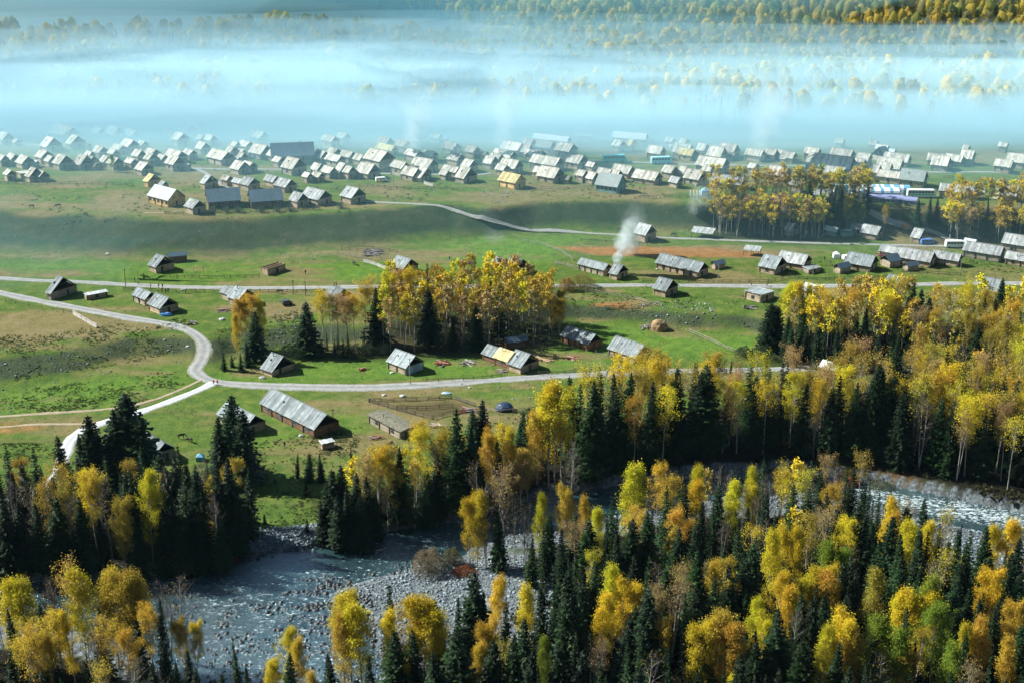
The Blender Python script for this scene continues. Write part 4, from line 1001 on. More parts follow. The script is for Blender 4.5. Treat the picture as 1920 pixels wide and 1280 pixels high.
HAND = [
 # left front corner
 ('FY', 38, 1090, 20, 1.2), ('FO', 12, 1084, 20), ('T', 118, 1080, 20), ('FY', 143, 1066, 21, 1.1), ('FO', 205, 1076, 21, 1.1), ('FO', 228, 1072, 22, 1.2), ('FO', 250, 1080, 21), ('O', 103, 1155, 18), ('FY', 127, 1148, 17, .8), ('O', 43, 1188, 18), ('O', 87, 1198, 17, .8),
 ('O', 230, 1190, 17, .8), ('O', 192, 1168, 17), ('O', 278, 1140, 17, .9), ('FO', 338, 1162, 12, .9), ('FY', 361, 1168, 12, .8), ('FO', 533, 1183, 16, .8), ('FO', 553, 1193, 16, .8), ('FY', 515, 1235, 14, .8), ('FO', 578, 1260, 13),
 ('B', 308, 1082, 19), ('B', 335, 1092, 19), ('B', 95, 1085, 20), ('B', 160, 1170, 19), ('B', 240, 1240, 18), ('B', 72, 1100, 19),
 ('S', 257, 1156, 17, .8), ('L', 297, 1120, 20, 1.1), ('L', 443, 1198, 15, 1.2), ('S', 463, 1250, 12, .9), ('S', 535, 1222, 15, .9), ('S', 160, 1240, 14), ('S', 280, 1235, 14), ('S', 327, 1236, 13), ('S', 350, 1215, 14), ('S', 367, 1248, 13), ('S', 75, 1130, 17, .8), ('S', 105, 1250, 12), ('S', 410, 1262, 12), ('S', 20, 1230, 16), ('S', 395, 1270, 11), ('S', 495, 1268, 10), ('S', 620, 1225, 16), 
 # centre front
 ('FY', 652, 1112, 20, 1.1), ('FY', 672, 1130, 20, 1.2), ('FO', 640, 1150, 18), ('L', 731, 1094, 20, 1.2), ('FY', 762, 1126, 20, 1.2), ('FY', 792, 1130, 20, 1.2), ('FO', 805, 1150, 18, 1.1), ('FY', 735, 1150, 18, 1.1), ('S', 737, 1175, 20, .9), ('S', 776, 1175, 19, .9), ('S', 690, 1228, 16, .9), ('S', 828, 1118, 20, .8), ('L', 855, 1114, 20), ('S', 888, 1068, 24, .95),
 ('FY', 925, 1084, 18, .85), ('FY', 988, 1096, 20, .95), ('L', 898, 1106, 18), ('L', 912, 1112, 20), ('L', 945, 1124, 20, 1.2), ('FO', 908, 1170, 16), ('S', 1020, 1098, 22, .8), ('S', 1075, 1070, 24, 1.1), ('S', 1062, 1110, 23), ('S', 1097, 1050, 20), ('S', 1122, 1052, 20), ('FY', 1152, 1060, 20), ('FY', 1175, 1094, 18, 1.1), ('FY', 1127, 1114, 18, 1.1),
 ('FG', 1025, 1194, 16, .8), ('S', 1214, 1098, 24, 1.2), ('S', 1174, 1145, 20), ('O', 1245, 1168, 16, .8), ('S', 1218, 1184, 19, 1.2), ('S', 960, 1180, 20), ('S', 860, 1180, 21, 1.1), ('S', 925, 1200, 18), ('S', 1050, 1200, 20), ('S', 1100, 1215, 18), ('S', 990, 1215, 18), ('FY', 760, 1240, 12), ('S', 820, 1215, 18), ('P', 1230, 1105, 17), ('T', 1265, 1090, 18), ('FO', 895, 1205, 14),
 # island and middle
 ('FY', 893, 918, 19, 1.0), ('FY', 880, 935, 17, .9), ('B', 910, 903, 21), ('T', 922, 900, 21), ('B', 945, 893, 22), ('S', 936, 948, 16, .95), ('FY', 1010, 928, 16, .9), ('S', 1030, 960, 15), ('FO', 1063, 914, 18, .8), ('FO', 1093, 938, 17, .8), ('FY', 1122, 955, 17, .9), ('S', 1073, 958, 17), ('S', 1105, 968, 17), ('S', 1050, 990, 14),
 ('FY', 1182, 873, 22, 1.25), ('O', 1235, 877, 17, .8), ('O', 1255, 897, 16), ('S', 1182, 965, 17), ('S', 1218, 955, 18), ('O', 1200, 958, 16), ('B', 1215, 888, 19), ('L', 1140, 965, 18), ('S', 995, 1005, 12), ('B', 965, 930, 17), ('B', 985, 940, 16), ('O', 1275, 960, 15), ('S', 1160, 1000, 16), ('S', 1265, 985, 17),
 ('FY', 1313, 876, 17, .9), ('FY', 1303, 902, 16, 1.1), ('FY', 1370, 902, 16, 1.15), ('FY', 1411, 877, 17, .9), ('FY', 1416, 912, 15, .8), ('O', 1468, 891, 16, .9), ('O', 1562, 914, 15), ('FO', 1671, 934, 19, 1.0), ('FO', 1680, 960, 17, .9), ('FY', 1592, 970, 18, 1.1), ('S', 1618, 942, 22, 1.25), ('S', 1666, 965, 21, 1.15), ('FY', 1707, 981, 18, 1.2), ('FY', 1743, 978, 17), ('S', 1730, 990, 20, 1.0),
 ('S', 1764, 980, 12), ('S', 1774, 1010, 19), ('S', 1814, 1018, 18, .9), ('S', 1854, 982, 21, .95), ('FO', 1868, 985, 18, .9), ('FY', 1900, 974, 20, 1.0), ('S', 1913, 1005, 20), ('S', 1895, 1035, 19), ('FY', 1450, 998, 19, 1.0), ('FO', 1470, 990, 18, .9), ('FY', 1507, 993, 18, .8), ('D', 1522, 967, 19), ('FG', 1553, 1018, 19, 1.1), ('FG', 1568, 1035, 17, 1.0),
 ('FO', 1535, 1062, 18, 1.2), ('FO', 1558, 1090, 17, 1.1), ('FY', 1515, 1085, 17, 1.1), ('FO', 1547, 1075, 18, 1.2), ('FY', 1461, 1082, 18, .9), ('FY', 1480, 1105, 17, 1.2), ('FO', 1342, 1052, 17, .9), ('O', 1350, 1060, 17), ('S', 1340, 1078, 19, 1.0), ('S', 1371, 1052, 20, .9), ('S', 1307, 1030, 20, 1.1), ('S', 1401, 1038, 19), ('FD', 1644, 1067, 20, 1.15),
 ('FY', 1690, 1115, 17, 1.1), ('FY', 1712, 1112, 18, 1.3), ('FY', 1735, 1118, 17, 1.1), ('FG', 1764, 1086, 20, 1.1), ('FG', 1735, 1105, 18), ('FG', 1668, 1162, 19, 1.4), ('FG', 1690, 1180, 18, 1.2), ('O', 1723, 1176, 15, 1.1), ('FG', 1760, 1142, 18, 1.2), ('FY', 1549, 1168, 19, 1.0), ('FY', 1577, 1161, 20, 1.1), ('FD', 1598, 1183, 18, 1.0), ('S', 1572, 1203, 18, .9),
 ('FO', 1345, 1162, 19, 1.3), ('FO', 1308, 1172, 18, 1.0), ('FO', 1360, 1172, 18, 1.2), ('S', 1320, 1180, 17, .9), ('S', 1411, 1178, 18), ('FY', 1424, 1121, 17, .9), ('FY', 1432, 1154, 17, 1.0), ('S', 1461, 1140, 22, 1.2), ('S', 1502, 1112, 20), ('S', 1529, 1118, 20), ('S', 1548, 1114, 19, .9), ('FO', 1851, 1067, 17, 1.1), ('S', 1844, 1115, 18), ('S', 1866, 1130, 18),
 ('FO', 1898, 1128, 17, .9), ('FO', 1849, 1161, 18, 1.0), ('FY', 1817, 1175, 17, .8), ('FO', 1898, 1195, 17, 1.0), ('S', 1818, 1187, 18), ('FG', 1784, 1200, 17, 1.2), ('O', 1693, 1226, 13, 1.1), ('S', 1505, 1203, 18), ('FY', 1367, 1266, 12, 1.0), ('S', 1608, 1060, 19), ('S', 1690, 1040, 18), ('S', 1720, 1060, 17), ('S', 1590, 1110, 17), ('S', 1800, 1080, 18), ('S', 1640, 1180, 17), ('S', 1790, 1110, 17),
 # left grove on the north bank
 ('S', 230, 732, 25, 1.6), ('S', 213, 765, 22, 1.4), ('S', 250, 775, 21, 1.3), ('S', 172, 773, 21, 1.3), ('S', 150, 810, 17), ('S', 116, 815, 20, 1.1), ('S', 423, 742, 22, 1.25), ('S', 448, 765, 20, 1.15), ('S', 402, 780, 18, .8), ('S', 15, 882, 17), ('S', 43, 868, 18, .8), ('S', 72, 876, 17, .8), ('S', 0, 905, 16), ('S', 95, 890, 17),
 ('FY', 157, 884, 19, .95), ('O', 168, 890, 20, .9), ('D', 78, 904, 19), ('B', 53, 905, 19), ('FD', 220, 914, 20, .85), ('FY', 273, 896, 21, .85), ('B', 400, 922, 18), ('FD', 396, 972, 11, .8), ('B', 180, 900, 20), ('B', 200, 930, 18), ('B', 130, 935, 18),
 ('S', 300, 848, 20), ('S', 328, 850, 19), ('S', 345, 862, 20), ('S', 372, 878, 19), ('S', 430, 852, 22, 1.0), ('S', 405, 870, 20), ('S', 460, 872, 18, .8), ('S', 248, 875, 20), ('S', 192, 868, 20), ('S', 280, 880, 20), ('S', 315, 905, 18), ('S', 355, 925, 18), ('S', 228, 880, 21), ('S', 440, 920, 16), ('S', 380, 930, 18), ('S', 30, 940, 17), ('S', 65, 945, 17), ('S', 100, 940, 18), ('S', 150, 935, 18), ('S', 250, 960, 17),
 ('S', 5, 950, 17), ('S', 190, 960, 16), ('S', 300, 950, 17), ('S', 130, 980, 16), ('S', 335, 960, 16), ('S', 410, 965, 15),
 ('S', 640, 868, 19, .95), ('S', 622, 882, 18), ('S', 665, 878, 18), ('S', 688, 892, 16), ('S', 606, 905, 15), ('S', 650, 915, 16), ('S', 675, 930, 14), ('S', 630, 925, 15), ('S', 600, 930, 12), ('S', 705, 925, 12),
 ('L', 555, 848, 7, 1.6), ('S', 577, 847, 8, .9), ('S', 601, 848, 8, .9), ('L', 657, 834, 9), ('S', 575, 968, 4, 1.1), ('L', 573, 900, 4, 1.6), ('S', 495, 960, 3, 1.3), ('L', 664, 870, 9),
 # middle riverside
 ('Y', 705, 848, 18), ('D', 727, 838, 18, 1.1), ('P', 690, 860, 17), ('D', 740, 880, 16, .9), ('S', 751, 833, 20, .95), ('S', 856, 764, 26, 1.05), ('S', 884, 790, 24, .9), ('S', 905, 748, 22, 1.1), ('S', 890, 770, 20), ('Y', 778, 812, 18), ('O', 785, 800, 17, .9), ('O', 836, 808, 18), ('D', 820, 812, 18), ('S', 814, 840, 19, .9), ('S', 798, 855, 17), ('S', 975, 766, 13, .9), ('S', 991, 762, 12, .9), ('S', 1018, 732, 16, .9),
 ('FO', 916, 824, 19, .85), ('S', 932, 830, 17, .7), ('Y', 945, 808, 19, .8), ('FO', 957, 802, 20, .85), ('B', 895, 870, 17), ('FY', 1042, 722, 26, 1.1), ('Y', 1055, 735, 26, 1.1), ('FO', 1008, 775, 19, .9), ('Y', 1030, 745, 24), ('P', 975, 870, 13, 1.3), ('D', 990, 850, 14, 1.3), ('P', 960, 880, 12, 1.2), ('B', 1070, 830, 20), ('T', 775, 870, 16), ('B', 725, 890, 15),
 ('S', 1080, 705, 24, 1.0), ('S', 1105, 712, 26, 1.1), ('S', 1177, 695, 25, 1.1), ('S', 1155, 700, 24, .9), ('S', 1330, 680, 25, 1.4), ('S', 1312, 690, 24), ('L', 1370, 674, 22), ('L', 1455, 712, 19, 1.3), ('S', 1692, 650, 28, 1.4), ('S', 1640, 675, 25, 1.3), ('S', 1665, 690, 24),
 # middle grove
 ('FO', 455, 562, 15, 1.15), ('FO', 440, 590, 13, 1.0), ('FO', 488, 566, 15, 1.0), ('O', 470, 558, 16, 1.1), ('S', 474, 580, 16, 1.1), ('S', 572, 565, 17, 1.3), ('P', 632, 553, 16), ('D', 683, 545, 17), ('T', 618, 556, 15), ('T', 690, 530, 18), ('Y', 604, 550, 17), ('O', 663, 556, 16), ('P', 650, 560, 16), ('S', 705, 538, 19, 1.25), ('S', 803, 538, 20, 1.3), ('S', 890, 573, 14, 1.2), ('S', 849, 598, 10, 1.1), ('S', 418, 658, 6, 1.2), ('S', 450, 660, 6, 1.4), ('S', 434, 664, 4, 1.5), ('S', 462, 640, 8),
 ('FY', 730, 517, 17), ('O', 742, 512, 18), ('Y', 760, 514, 18), ('FD', 1048, 545, 13, .9), ('FO', 1035, 555, 12, .9), ('FO', 1050, 560, 12), ('D', 1020, 520, 15), 
 # right grove beyond the forest
 ('C', 1445, 568, 15, 1.5), ('C', 1460, 572, 14, 1.3), ('S', 1481, 592, 13, 1.1), ('S', 1508, 585, 14, 1.2), ('FY', 1475, 532, 17, 1.1), ('FY', 1497, 530, 18, 1.2), ('FY', 1520, 535, 17), ('S', 1598, 562, 15, 1.1), ('S', 1610, 580, 13), ('S', 1730, 540, 18, 1.1), ('S', 1648, 532, 14), ('S', 1675, 525, 12), ('S', 1883, 520, 18), ('S', 1718, 534, 17), ('L', 1558, 556, 12, 1.2),
 ('S', 1560, 562, 15, .9), ('S', 1628, 575, 16), ('S', 1700, 552, 18), ('S', 1742, 556, 17), ('S', 1800, 590, 18), ('S', 1842, 612, 18), ('S', 1780, 640, 19), ('S', 1872, 560, 18), ('S', 1880, 668, 19), ('S', 1740, 700, 19), ('S', 1812, 720, 20), ('S', 1895, 735, 20), ('S', 1850, 690, 18), ('S', 1765, 745, 20), ('S', 1612, 715, 21), ('S', 1560, 720, 20), ('S', 1510, 715, 20), ('S', 1420, 705, 20), ('S', 1240, 712, 20), ('S', 1270, 730, 19),
 # grove at the village bank
 ('S', 1522, 338, 17, .9), ('L', 1541, 346, 17, 1.2), ('S', 1578, 349, 16, .9), ('S', 1565, 352, 14), ('L', 1429, 338, 13, .5), ('S', 1724, 372, 12, 1.0), ('S', 1746, 370, 11, .9), ('S', 1760, 368, 12, .9), ('L', 1858, 374, 14, 1.2), ('O', 1662, 385, 11, .9),
 ('FG', 1600, 375, 12, 1.3), ('FG', 1618, 385, 10, 1.1), ('FD', 1592, 368, 13), ('FG', 205, 292, 7, 1.4), ('FO', 713, 336, 4, 1.6), ('S', 627, 282, 5), ('S', 637, 285, 5), ('FO', 475, 582, 3, 1.0),
]
for h in HAND:
    top(h[0], h[1], h[2], h[3], h[4] if len(h) > 4 else 1.0)
GRID = {}
for x_, y_ in PLACED: GRID.setdefault((int(x_ // 4), int(y_ // 4)), []).append((x_, y_))
for o_, fx in HOUSES:
    pass
def clear(x, y, d):
    i, j = int(x // 4), int(y // 4)
    for a in (-1, 0, 1):
        for b in (-1, 0, 1):
            for q in GRID.get((i + a, j + b), ()):
                if (q[0] - x) ** 2 + (q[1] - y) ** 2 < d * d: return False
    for o_, fx in HOUSES:
        if abs(o_.location.x - x) < fx['L'] * .6 + 1 and abs(o_.location.y - y) < fx['L'] * .6 + 1: return False
    return True
def fill(poly, z, n, d, kinds, hr, seed, wf=(.7, 1.0)):
    """trees standing inside an area of the ground given by its outline"""
    rs = random.Random(seed); W = wpoly(poly, z); lo = W.min(0); hi = W.max(0); made = 0; tries = 0
    ks = [k for k, w in kinds for _ in range(w)]
    while made < n and tries < n * 40:
        tries += 1
        x = rs.uniform(lo[0], hi[0]); y = rs.uniform(lo[1], hi[1])
        if float(sdf_poly(W, np.array([x]), np.array([y]))[0]) > 0: continue
        if not clear(x, y, d): continue
        zz = height1(x, y)
        if zz < -3.9 and y < 420: continue
        GRID.setdefault((int(x // 4), int(y // 4)), []).append((x, y))
        tree(rs.choice(ks), x, y, zz, rs.uniform(*hr), rs.uniform(*wf)); made += 1
    return made
MIX = [('Y', 3), ('O', 2), ('D', 2), ('T', 2), ('B', 1), ('S', 6)]
NF = []
# forest on the north bank, right
NF.append(fill([(1075, 850), (1130, 814), (1300, 802), (1560, 797), (1720, 785), (2100, 770), (2100, 930), (1920, 925), (1750, 885), (1600, 860), (1480, 848), (1300, 858), (1100, 900)], -.5, 190, 3.0,
     [('Y', 4), ('O', 2), ('D', 3), ('T', 5), ('P', 1), ('B', 3), ('S', 9)], (18.5, 22.5), 1))
NF.append(fill([(1700, 760), (1720, 700), (2100, 690), (2100, 770), (1720, 775)], 0, 38, 4, [('Y', 4), ('O', 2), ('D', 3), ('T', 3), ('S', 9), ('G', 1)], (16, 21), 2))
NF.append(fill([(1450, 640), (1560, 655), (1800, 640), (2080, 630), (2080, 690), (1700, 700), (1700, 668), (1470, 668)], 1, 56, 3.4, [('Y', 4), ('O', 2), ('D', 3), ('T', 3), ('S', 3)], (17, 20), 3))
NF.append(fill([(1450, 650), (1480, 668), (1700, 668), (1720, 690), (1560, 690), (1470, 682)], 1, 16, 4, [('S', 1)], (11, 15), 4))
NF.append(fill([(1462, 640), (1500, 628), (1700, 625), (1720, 668), (1480, 670)], 2, 40, 3.0, [('Y', 4), ('D', 3), ('T', 4), ('P', 1), ('S', 2)], (15.5, 18), 14))
# middle grove
NF.append(fill([(700, 650), (720, 615), (800, 600), (940, 590), (1045, 595), (1050, 630), (960, 650), (880, 655), (760, 658)], 1, 70, 3.0, [('Y', 4), ('O', 3), ('D', 3), ('T', 4), ('P', 2), ('S', 1)], (16, 19), 5))
NF.append(fill([(560, 655), (600, 650), (700, 640), (700, 662), (620, 665)], 1, 8, 3, [('S', 2), ('T', 1)], (5, 9), 6))
# front forest, right
NF.append(fill([(1250, 1000), (1300, 975), (1600, 960), (1650, 985), (1600, 1020), (1300, 1040)], -3, 34, 3.3, [('B', 7), ('T', 2), ('S', 2)], (13, 17), 7))
NF.append(fill([(960, 1085), (1050, 1060), (1200, 1020), (1620, 1000), (1700, 1060), (1860, 1130), (2060, 1130), (2060, 1480), (720, 1480), (980, 1300), (1060, 1180)], -2.5, 250, 3.1, [('S', 6), ('L', 3), ('T', 1), ('B', 1)], (13, 19), 8))
NF.append(fill([(-60, 1230), (150, 1230), (260, 1280), (330, 1400), (420, 1480), (-60, 1480)], -2.5, 34, 4, [('S', 2), ('B', 2), ('T', 1)], (12, 17), 9))
NF.append(fill([(-80, 960), (120, 960), (440, 950), (450, 1000), (380, 1045), (0, 1070), (-80, 1070)], -1, 46, 3.4, [('S', 6), ('B', 1), ('D', 1)], (14, 19), 10))
NF.append(fill([(620, 960), (760, 930), (900, 900), (1020, 880), (1020, 910), (860, 945), (700, 972)], -1, 24, 3.2, [('S', 4), ('T', 1), ('D', 1), ('B', 1)], (10, 17), 11))
# village-bank groves
NF.append(fill([(1335, 400), (1480, 398), (1620, 396), (1635, 420), (1500, 428), (1340, 420)], 8, 85, 2.5, [('D', 7), ('G', 1), ('P', 1), ('T', 6), ('B', 2), ('S', 1)], (12, 15), 12, (1.0, 1.4)))
NF.append(fill([(1775, 425), (1920, 420), (2060, 420), (2060, 446), (1780, 438)], 6, 60, 2.6, [('O', 2), ('Y', 3), ('T', 2), ('D', 4)], (11, 14), 13, (1.0, 1.4)))
# the woods run on beyond both sides of the view
NF.append(fill([(2060, 770), (2500, 770), (2500, 1000), (2060, 950)], -.5, 60, 4.5, [('S', 2), ('Y', 1), ('T', 1), ('D', 1)], (18, 22), 20))
NF.append(fill([(2060, 1120), (2500, 1160), (2500, 1480), (2060, 1480)], -2.5, 36, 4.8, [('S', 2), ('Y', 1), ('D', 1)], (14, 18), 21))
NF.append(fill([(-420, 960), (-80, 960), (-80, 1070), (-420, 1075)], -1, 34, 4.5, [('S', 3), ('D', 1)], (15, 19), 22))
NF.append(fill([(-420, 1230), (-60, 1230), (-60, 1480), (-420, 1480)], -2.5, 24, 4.8, [('S', 1), ('Y', 1), ('D', 1)], (14, 18), 23))
print('filled', NF, 'trees', len(TREES))

def plant():
    """the 300 of each kind that show largest stand as things of their own; the rest join into one mass per kind"""
    byk = {}
    for t in TREES:
        px, py = project(t['x'], t['y'], t['z'] + t['H'] * .8)
        t['out'] = not -70 < px < 1990
        if py < 1310 or t['out']: byk.setdefault(t['nm'], []).append(t)
    for nm, L in byk.items():
        L.sort(key=lambda t: -t['H'] * ppm(t['x'], t['y'], t['z']) * (4 if t['hand'] else 1) * (.01 if t['out'] else 1))
        nk = min(300, sum(not t['out'] for t in L))
        for t in L[:nk]:
            s, w = t['s'], t['wf']; tm, cm = t['shapes'][t['pool']]
            root = link(nm, None, loc=(t['x'], t['y'], t['z'] - .15), rot=t['rot'], scale=(s * w, s * w, s))
            link('trunk', tm, root); co = link('crown', cm, root); co.color = (*t['c'], 1)
            root['category'] = 'tree'; t['root'] = root
        rest = L[nk:]
        print(nm, len(L), 'joined', len(rest))
        if not rest: continue
        lo = [birch_shape(91, leaf=1050, lsize=.28, twigs=20), birch_shape(92, rmax=2.3, leaf=950, lsize=.28, twigs=20)] if nm != 'spruce_tree' else [spruce_shape(93, sp=.9), spruce_shape(94, sp=.9, rb=2.3)]
        for part in (0, 1):
            Vs = []; Fs = []; Ts = []; Cs = []; off = 0
            for q, t in enumerate(rest):
                me = lo[q % 2][part]; n = len(me.vertices); V = np.empty(n * 3, np.float32); me.vertices.foreach_get('co', V); V = V.reshape(-1, 3)
                a = t['rot'][2]; ca, sa = math.cos(a), math.sin(a); s, w = t['s'], t['wf']
                V = np.stack([(V[:, 0] * ca - V[:, 1] * sa) * s * w + t['x'], (V[:, 0] * sa + V[:, 1] * ca) * s * w + t['y'], V[:, 2] * s + t['z'] - .15], 1)
                k = me.polygons[0].loop_total; F = np.empty(len(me.loops), np.int32); me.loops.foreach_get('vertex_index', F)
                T = np.empty(len(me.polygons), np.float32); me.attributes['tint'].data.foreach_get('value', T)
                Vs.append(V); Fs.append(F.reshape(-1, k) + off); off += n; Ts.append(T); Cs.append(np.repeat([t['c']], len(T), 0))
            F = np.concatenate(Fs); me = mesh_np(nm, np.concatenate(Vs), F, None, tint=np.concatenate(Ts))
            at = me.attributes.new('lc', 'FLOAT_VECTOR', 'FACE'); at.data.foreach_set('vector', np.concatenate(Cs).astype(np.float32).ravel())
            if part == 0: me.materials.append(M_BARK if nm == 'spruce_tree' else M_BIRCHBARK)
            else:
                m, nt, b, o = mat('grove_leaf'); vm = N(nt, 'ShaderNodeVectorMath', operation='SCALE'); nt.links.new(attr(nt, 'lc', 'Vector'), vm.inputs[0]); nt.links.new(attr(nt, 'tint'), vm.inputs['Scale'])
                nt.links.new(vm.outputs[0], b.inputs['Base Color']); b.inputs['Roughness'].default_value = .7; b.inputs['Specular IOR Level'].default_value = .1; me.materials.append(m)
            kind_ = {'spruce_tree': 'spruce', 'birch_tree': 'birch', 'bare_tree': 'bare'}[nm]
            tag(link(kind_ + ('_stems' if part == 0 else '_thicket'), me), ('stems' if part == 0 else 'crowns') + ' of the small far ' + kind_ + ' trees filling the groves', kind='stuff')
plant()

# ------------------------------------------------------------------ wooded far slope (one mass)
def far_woods():
    rs = np.random.RandomState(77)
    n = 30000
    X = rs.uniform(-520, 560, n); Y = 690 + rs.rand(n) ** .8 * 520
    Z = height(X, Y)
    px, py = project(X, Y, Z)
    # open meadow high on the left; trees round it
    edge = np.interp(px, [-400, 0, 300, 560, 700, 860, 1000, 2400], [92, 88, 92, 78, 92, 110, 122, 130])      # lower tree belt starts below this line
    upper = np.interp(px, [-400, 0, 480, 620, 760, 860, 960, 2400], [-60, -60, -20, 5, 28, 50, 60, 60])
    keep = (py > edge) | ((py < upper) & (px > -200)) | (px > 860 + rs.normal(0, 25, n))
    keep &= (py < np.interp(px, [0, 600, 1000, 1300, 1900], [222, 232, 236, 246, 250])) & (px > -260) & (px < 2180) & (py > -160)
    den = fbm(X / 50, Y / 60, 3) > -.28
    keep &= den
    X, Y, Z = X[keep], Y[keep], Z[keep]
    # thin out to a natural spacing
    order = rs.permutation(len(X)); cell = set(); sel = []
    for i in order:
        c = (int(X[i] / 4.5), int(Y[i] / 4.5))
        if c in cell: continue
        cell.add(c); sel.append(i)
    X, Y, Z = X[sel], Y[sel], Z[sel]
    n = len(X); spr = (rs.rand(n) < np.clip(.1 + fbm(X / 60 + 5, Y / 60, 3) * 1.2, .02, .6))
    print('far trees', n, 'spruce', spr.sum())
    # birches: tapering clouds of leaf clumps on pale stems
    def proto_b(seed):
        """a rounded lumpy crown with loose leaf clumps round it"""
        r = np.random.RandomState(seed); bm = bmesh.new(); bmesh.ops.create_icosphere(bm, subdivisions=2, radius=1)
        V0 = np.array([v.co[:] for v in bm.verts]); F0 = [[v.index for v in f.verts] for f in bm.faces]; bm.free()
        V0 = V0 * (1 + .75 * (r.rand(len(V0), 1) - .5)); w = np.where(V0[:, 2:] > 0, 1.0, 1 + V0[:, 2:] * .25)
        V0 = V0 * np.array([2.35, 2.35, 4.3]) * np.concatenate([w, w, np.ones_like(w)], 1) + (0, 0, 10.2)
        F0 = np.array([f + [f[2]] for f in F0]); k = 36
        d = r.normal(size=(k, 3)); d /= np.linalg.norm(d, axis=1, keepdims=True)
        P = d * np.array([2.6, 2.6, 4.6]) * r.uniform(.75, 1.2, (k, 1)) + (0, 0, 10.2)
        V1, F1 = quads_at(P, .62, r)
        t0 = .8 + .25 * r.rand(len(F0)); t1 = .85 + .35 * r.rand(k)
        return np.concatenate([V0, V1]), (F0[:, :3], F1 + len(V0)), np.concatenate([t0, t1])
    def build(name, sel, protos, hr, m, label, hue):
        Vs = []; Fs = []; Ts = []; Hs = []; off = 0
        for i in np.nonzero(sel)[0]:
            V, F, t = protos[rs.randint(len(protos))]
            s = rs.uniform(*hr); w = s * rs.uniform(.8, 1.15); a = rs.rand() * 6.28; ca, sa = math.cos(a), math.sin(a)
            x = (V[:, 0] * ca - V[:, 1] * sa) * w + X[i]; y = (V[:, 0] * sa + V[:, 1] * ca) * w + Y[i]
            Vs.append(np.stack([x, y, V[:, 2] * s + Z[i] - .2], 1)); off0 = off; off += len(V)
            if isinstance(F, tuple): Fs.append(F[0] + off0); Fs.append(np.concatenate([F[1][:, [0, 1, 2]], F[1][:, [0, 2, 3]]]) + off0); t = np.concatenate([t[:len(F[0])], t[len(F[0]):], t[len(F[0]):]])
            else: Fs.append(F + off0)
            Ts.append(t * rs.uniform(.7, 1.25)); Hs.append(np.full(len(V), rs.rand()))
        me = mesh_np(name, np.concatenate(Vs), np.concatenate(Fs), m, tint=np.concatenate(Ts), attrs=dict(hue=np.concatenate(Hs)))
        return tag(link(name, me), label, kind='stuff')
    def fmat(name, stops, tr):
        m, nt, b, o = mat(name)
        c = ramp(nt, attr(nt, 'hue'), stops)
        vm = N(nt, 'ShaderNodeVectorMath', operation='SCALE'); nt.links.new(c.outputs[0], vm.inputs[0]); nt.links.new(attr(nt, 'tint'), vm.inputs['Scale'])
        nt.links.new(vm.outputs[0], b.inputs['Base Color']); b.inputs['Roughness'].default_value = .8; b.inputs['Specular IOR Level'].default_value = .1
        if tr:
            t = N(nt, 'ShaderNodeBsdfTranslucent'); nt.links.new(vm.outputs[0], t.inputs['Color']); mx = N(nt, 'ShaderNodeMixShader'); mx.inputs[0].default_value = tr
            nt.links.new(b.outputs[0], mx.inputs[1]); nt.links.new(t.outputs[0], mx.inputs[2]); nt.links.new(mx.outputs[0], o.inputs['Surface'])
        return m
    build('far_birch_wood', ~spr, [proto_b(s) for s in range(8)], (.85, 1.3), fmat('far_leaf', [(0, (.7, .55, .08)), (.35, (.68, .46, .08)), (.6, (.46, .43, .1)), (.8, (.3, .33, .1)), (1, (.44, .34, .13))], .35), 'autumn birch wood fading into fog on the far slope', 0)
    def proto_s(seed):
        r = np.random.RandomState(seed); V = []; F = []; T = []
        for k in range(9):
            z = 1 + k * 1.75; rad = 2.5 * (1 - k / 9.6)
            for q in range(7):
                a = 6.28 * (q + r.rand()) / 7; w = .55; nn = len(V)
                V += [(0, 0, z + 1.9), (rad * math.cos(a - w), rad * math.sin(a - w), z - .3 * r.rand()), (rad * 1.12 * math.cos(a), rad * 1.12 * math.sin(a), z - .6), (rad * math.cos(a + w), rad * math.sin(a + w), z - .3 * r.rand())]
                F.append((nn, nn + 1, nn + 2, nn + 3)); T.append(r.uniform(.7, 1.3))
        return np.array(V), np.array(F), np.array(T)
    build('far_spruce_wood', spr, [proto_s(s) for s in range(5)], (.6, 1.0), fmat('far_needle', [(0, (.02, .055, .022)), (1, (.035, .08, .03))], 0), 'dark spruces scattered through the foggy far slope', 0)
    # stems of the birches, joined
    Vs = []; Fs = []; off = 0
    for i in np.nonzero(~spr)[0]:
        w = .2; h = 9.
        V = np.array([(w, 0, 0), (-w * .5, w * .87, 0), (-w * .5, -w * .87, 0), (w * .6, 0, h), (-w * .3, w * .5, h), (-w * .3, -w * .5, h)]) + (X[i], Y[i], Z[i] - .3)
        Vs.append(V); Fs.append(np.array([(0, 1, 4, 3), (1, 2, 5, 4), (2, 0, 3, 5)]) + off); off += 6
    F = np.concatenate(Fs)
    me = mesh_np('far_birch_stems', np.concatenate(Vs), F, M_BIRCHBARK, tint=np.ones(len(F)))
    tag(link('far_birch_stems', me), 'pale stems of the far birch wood', kind='stuff')
far_woods()
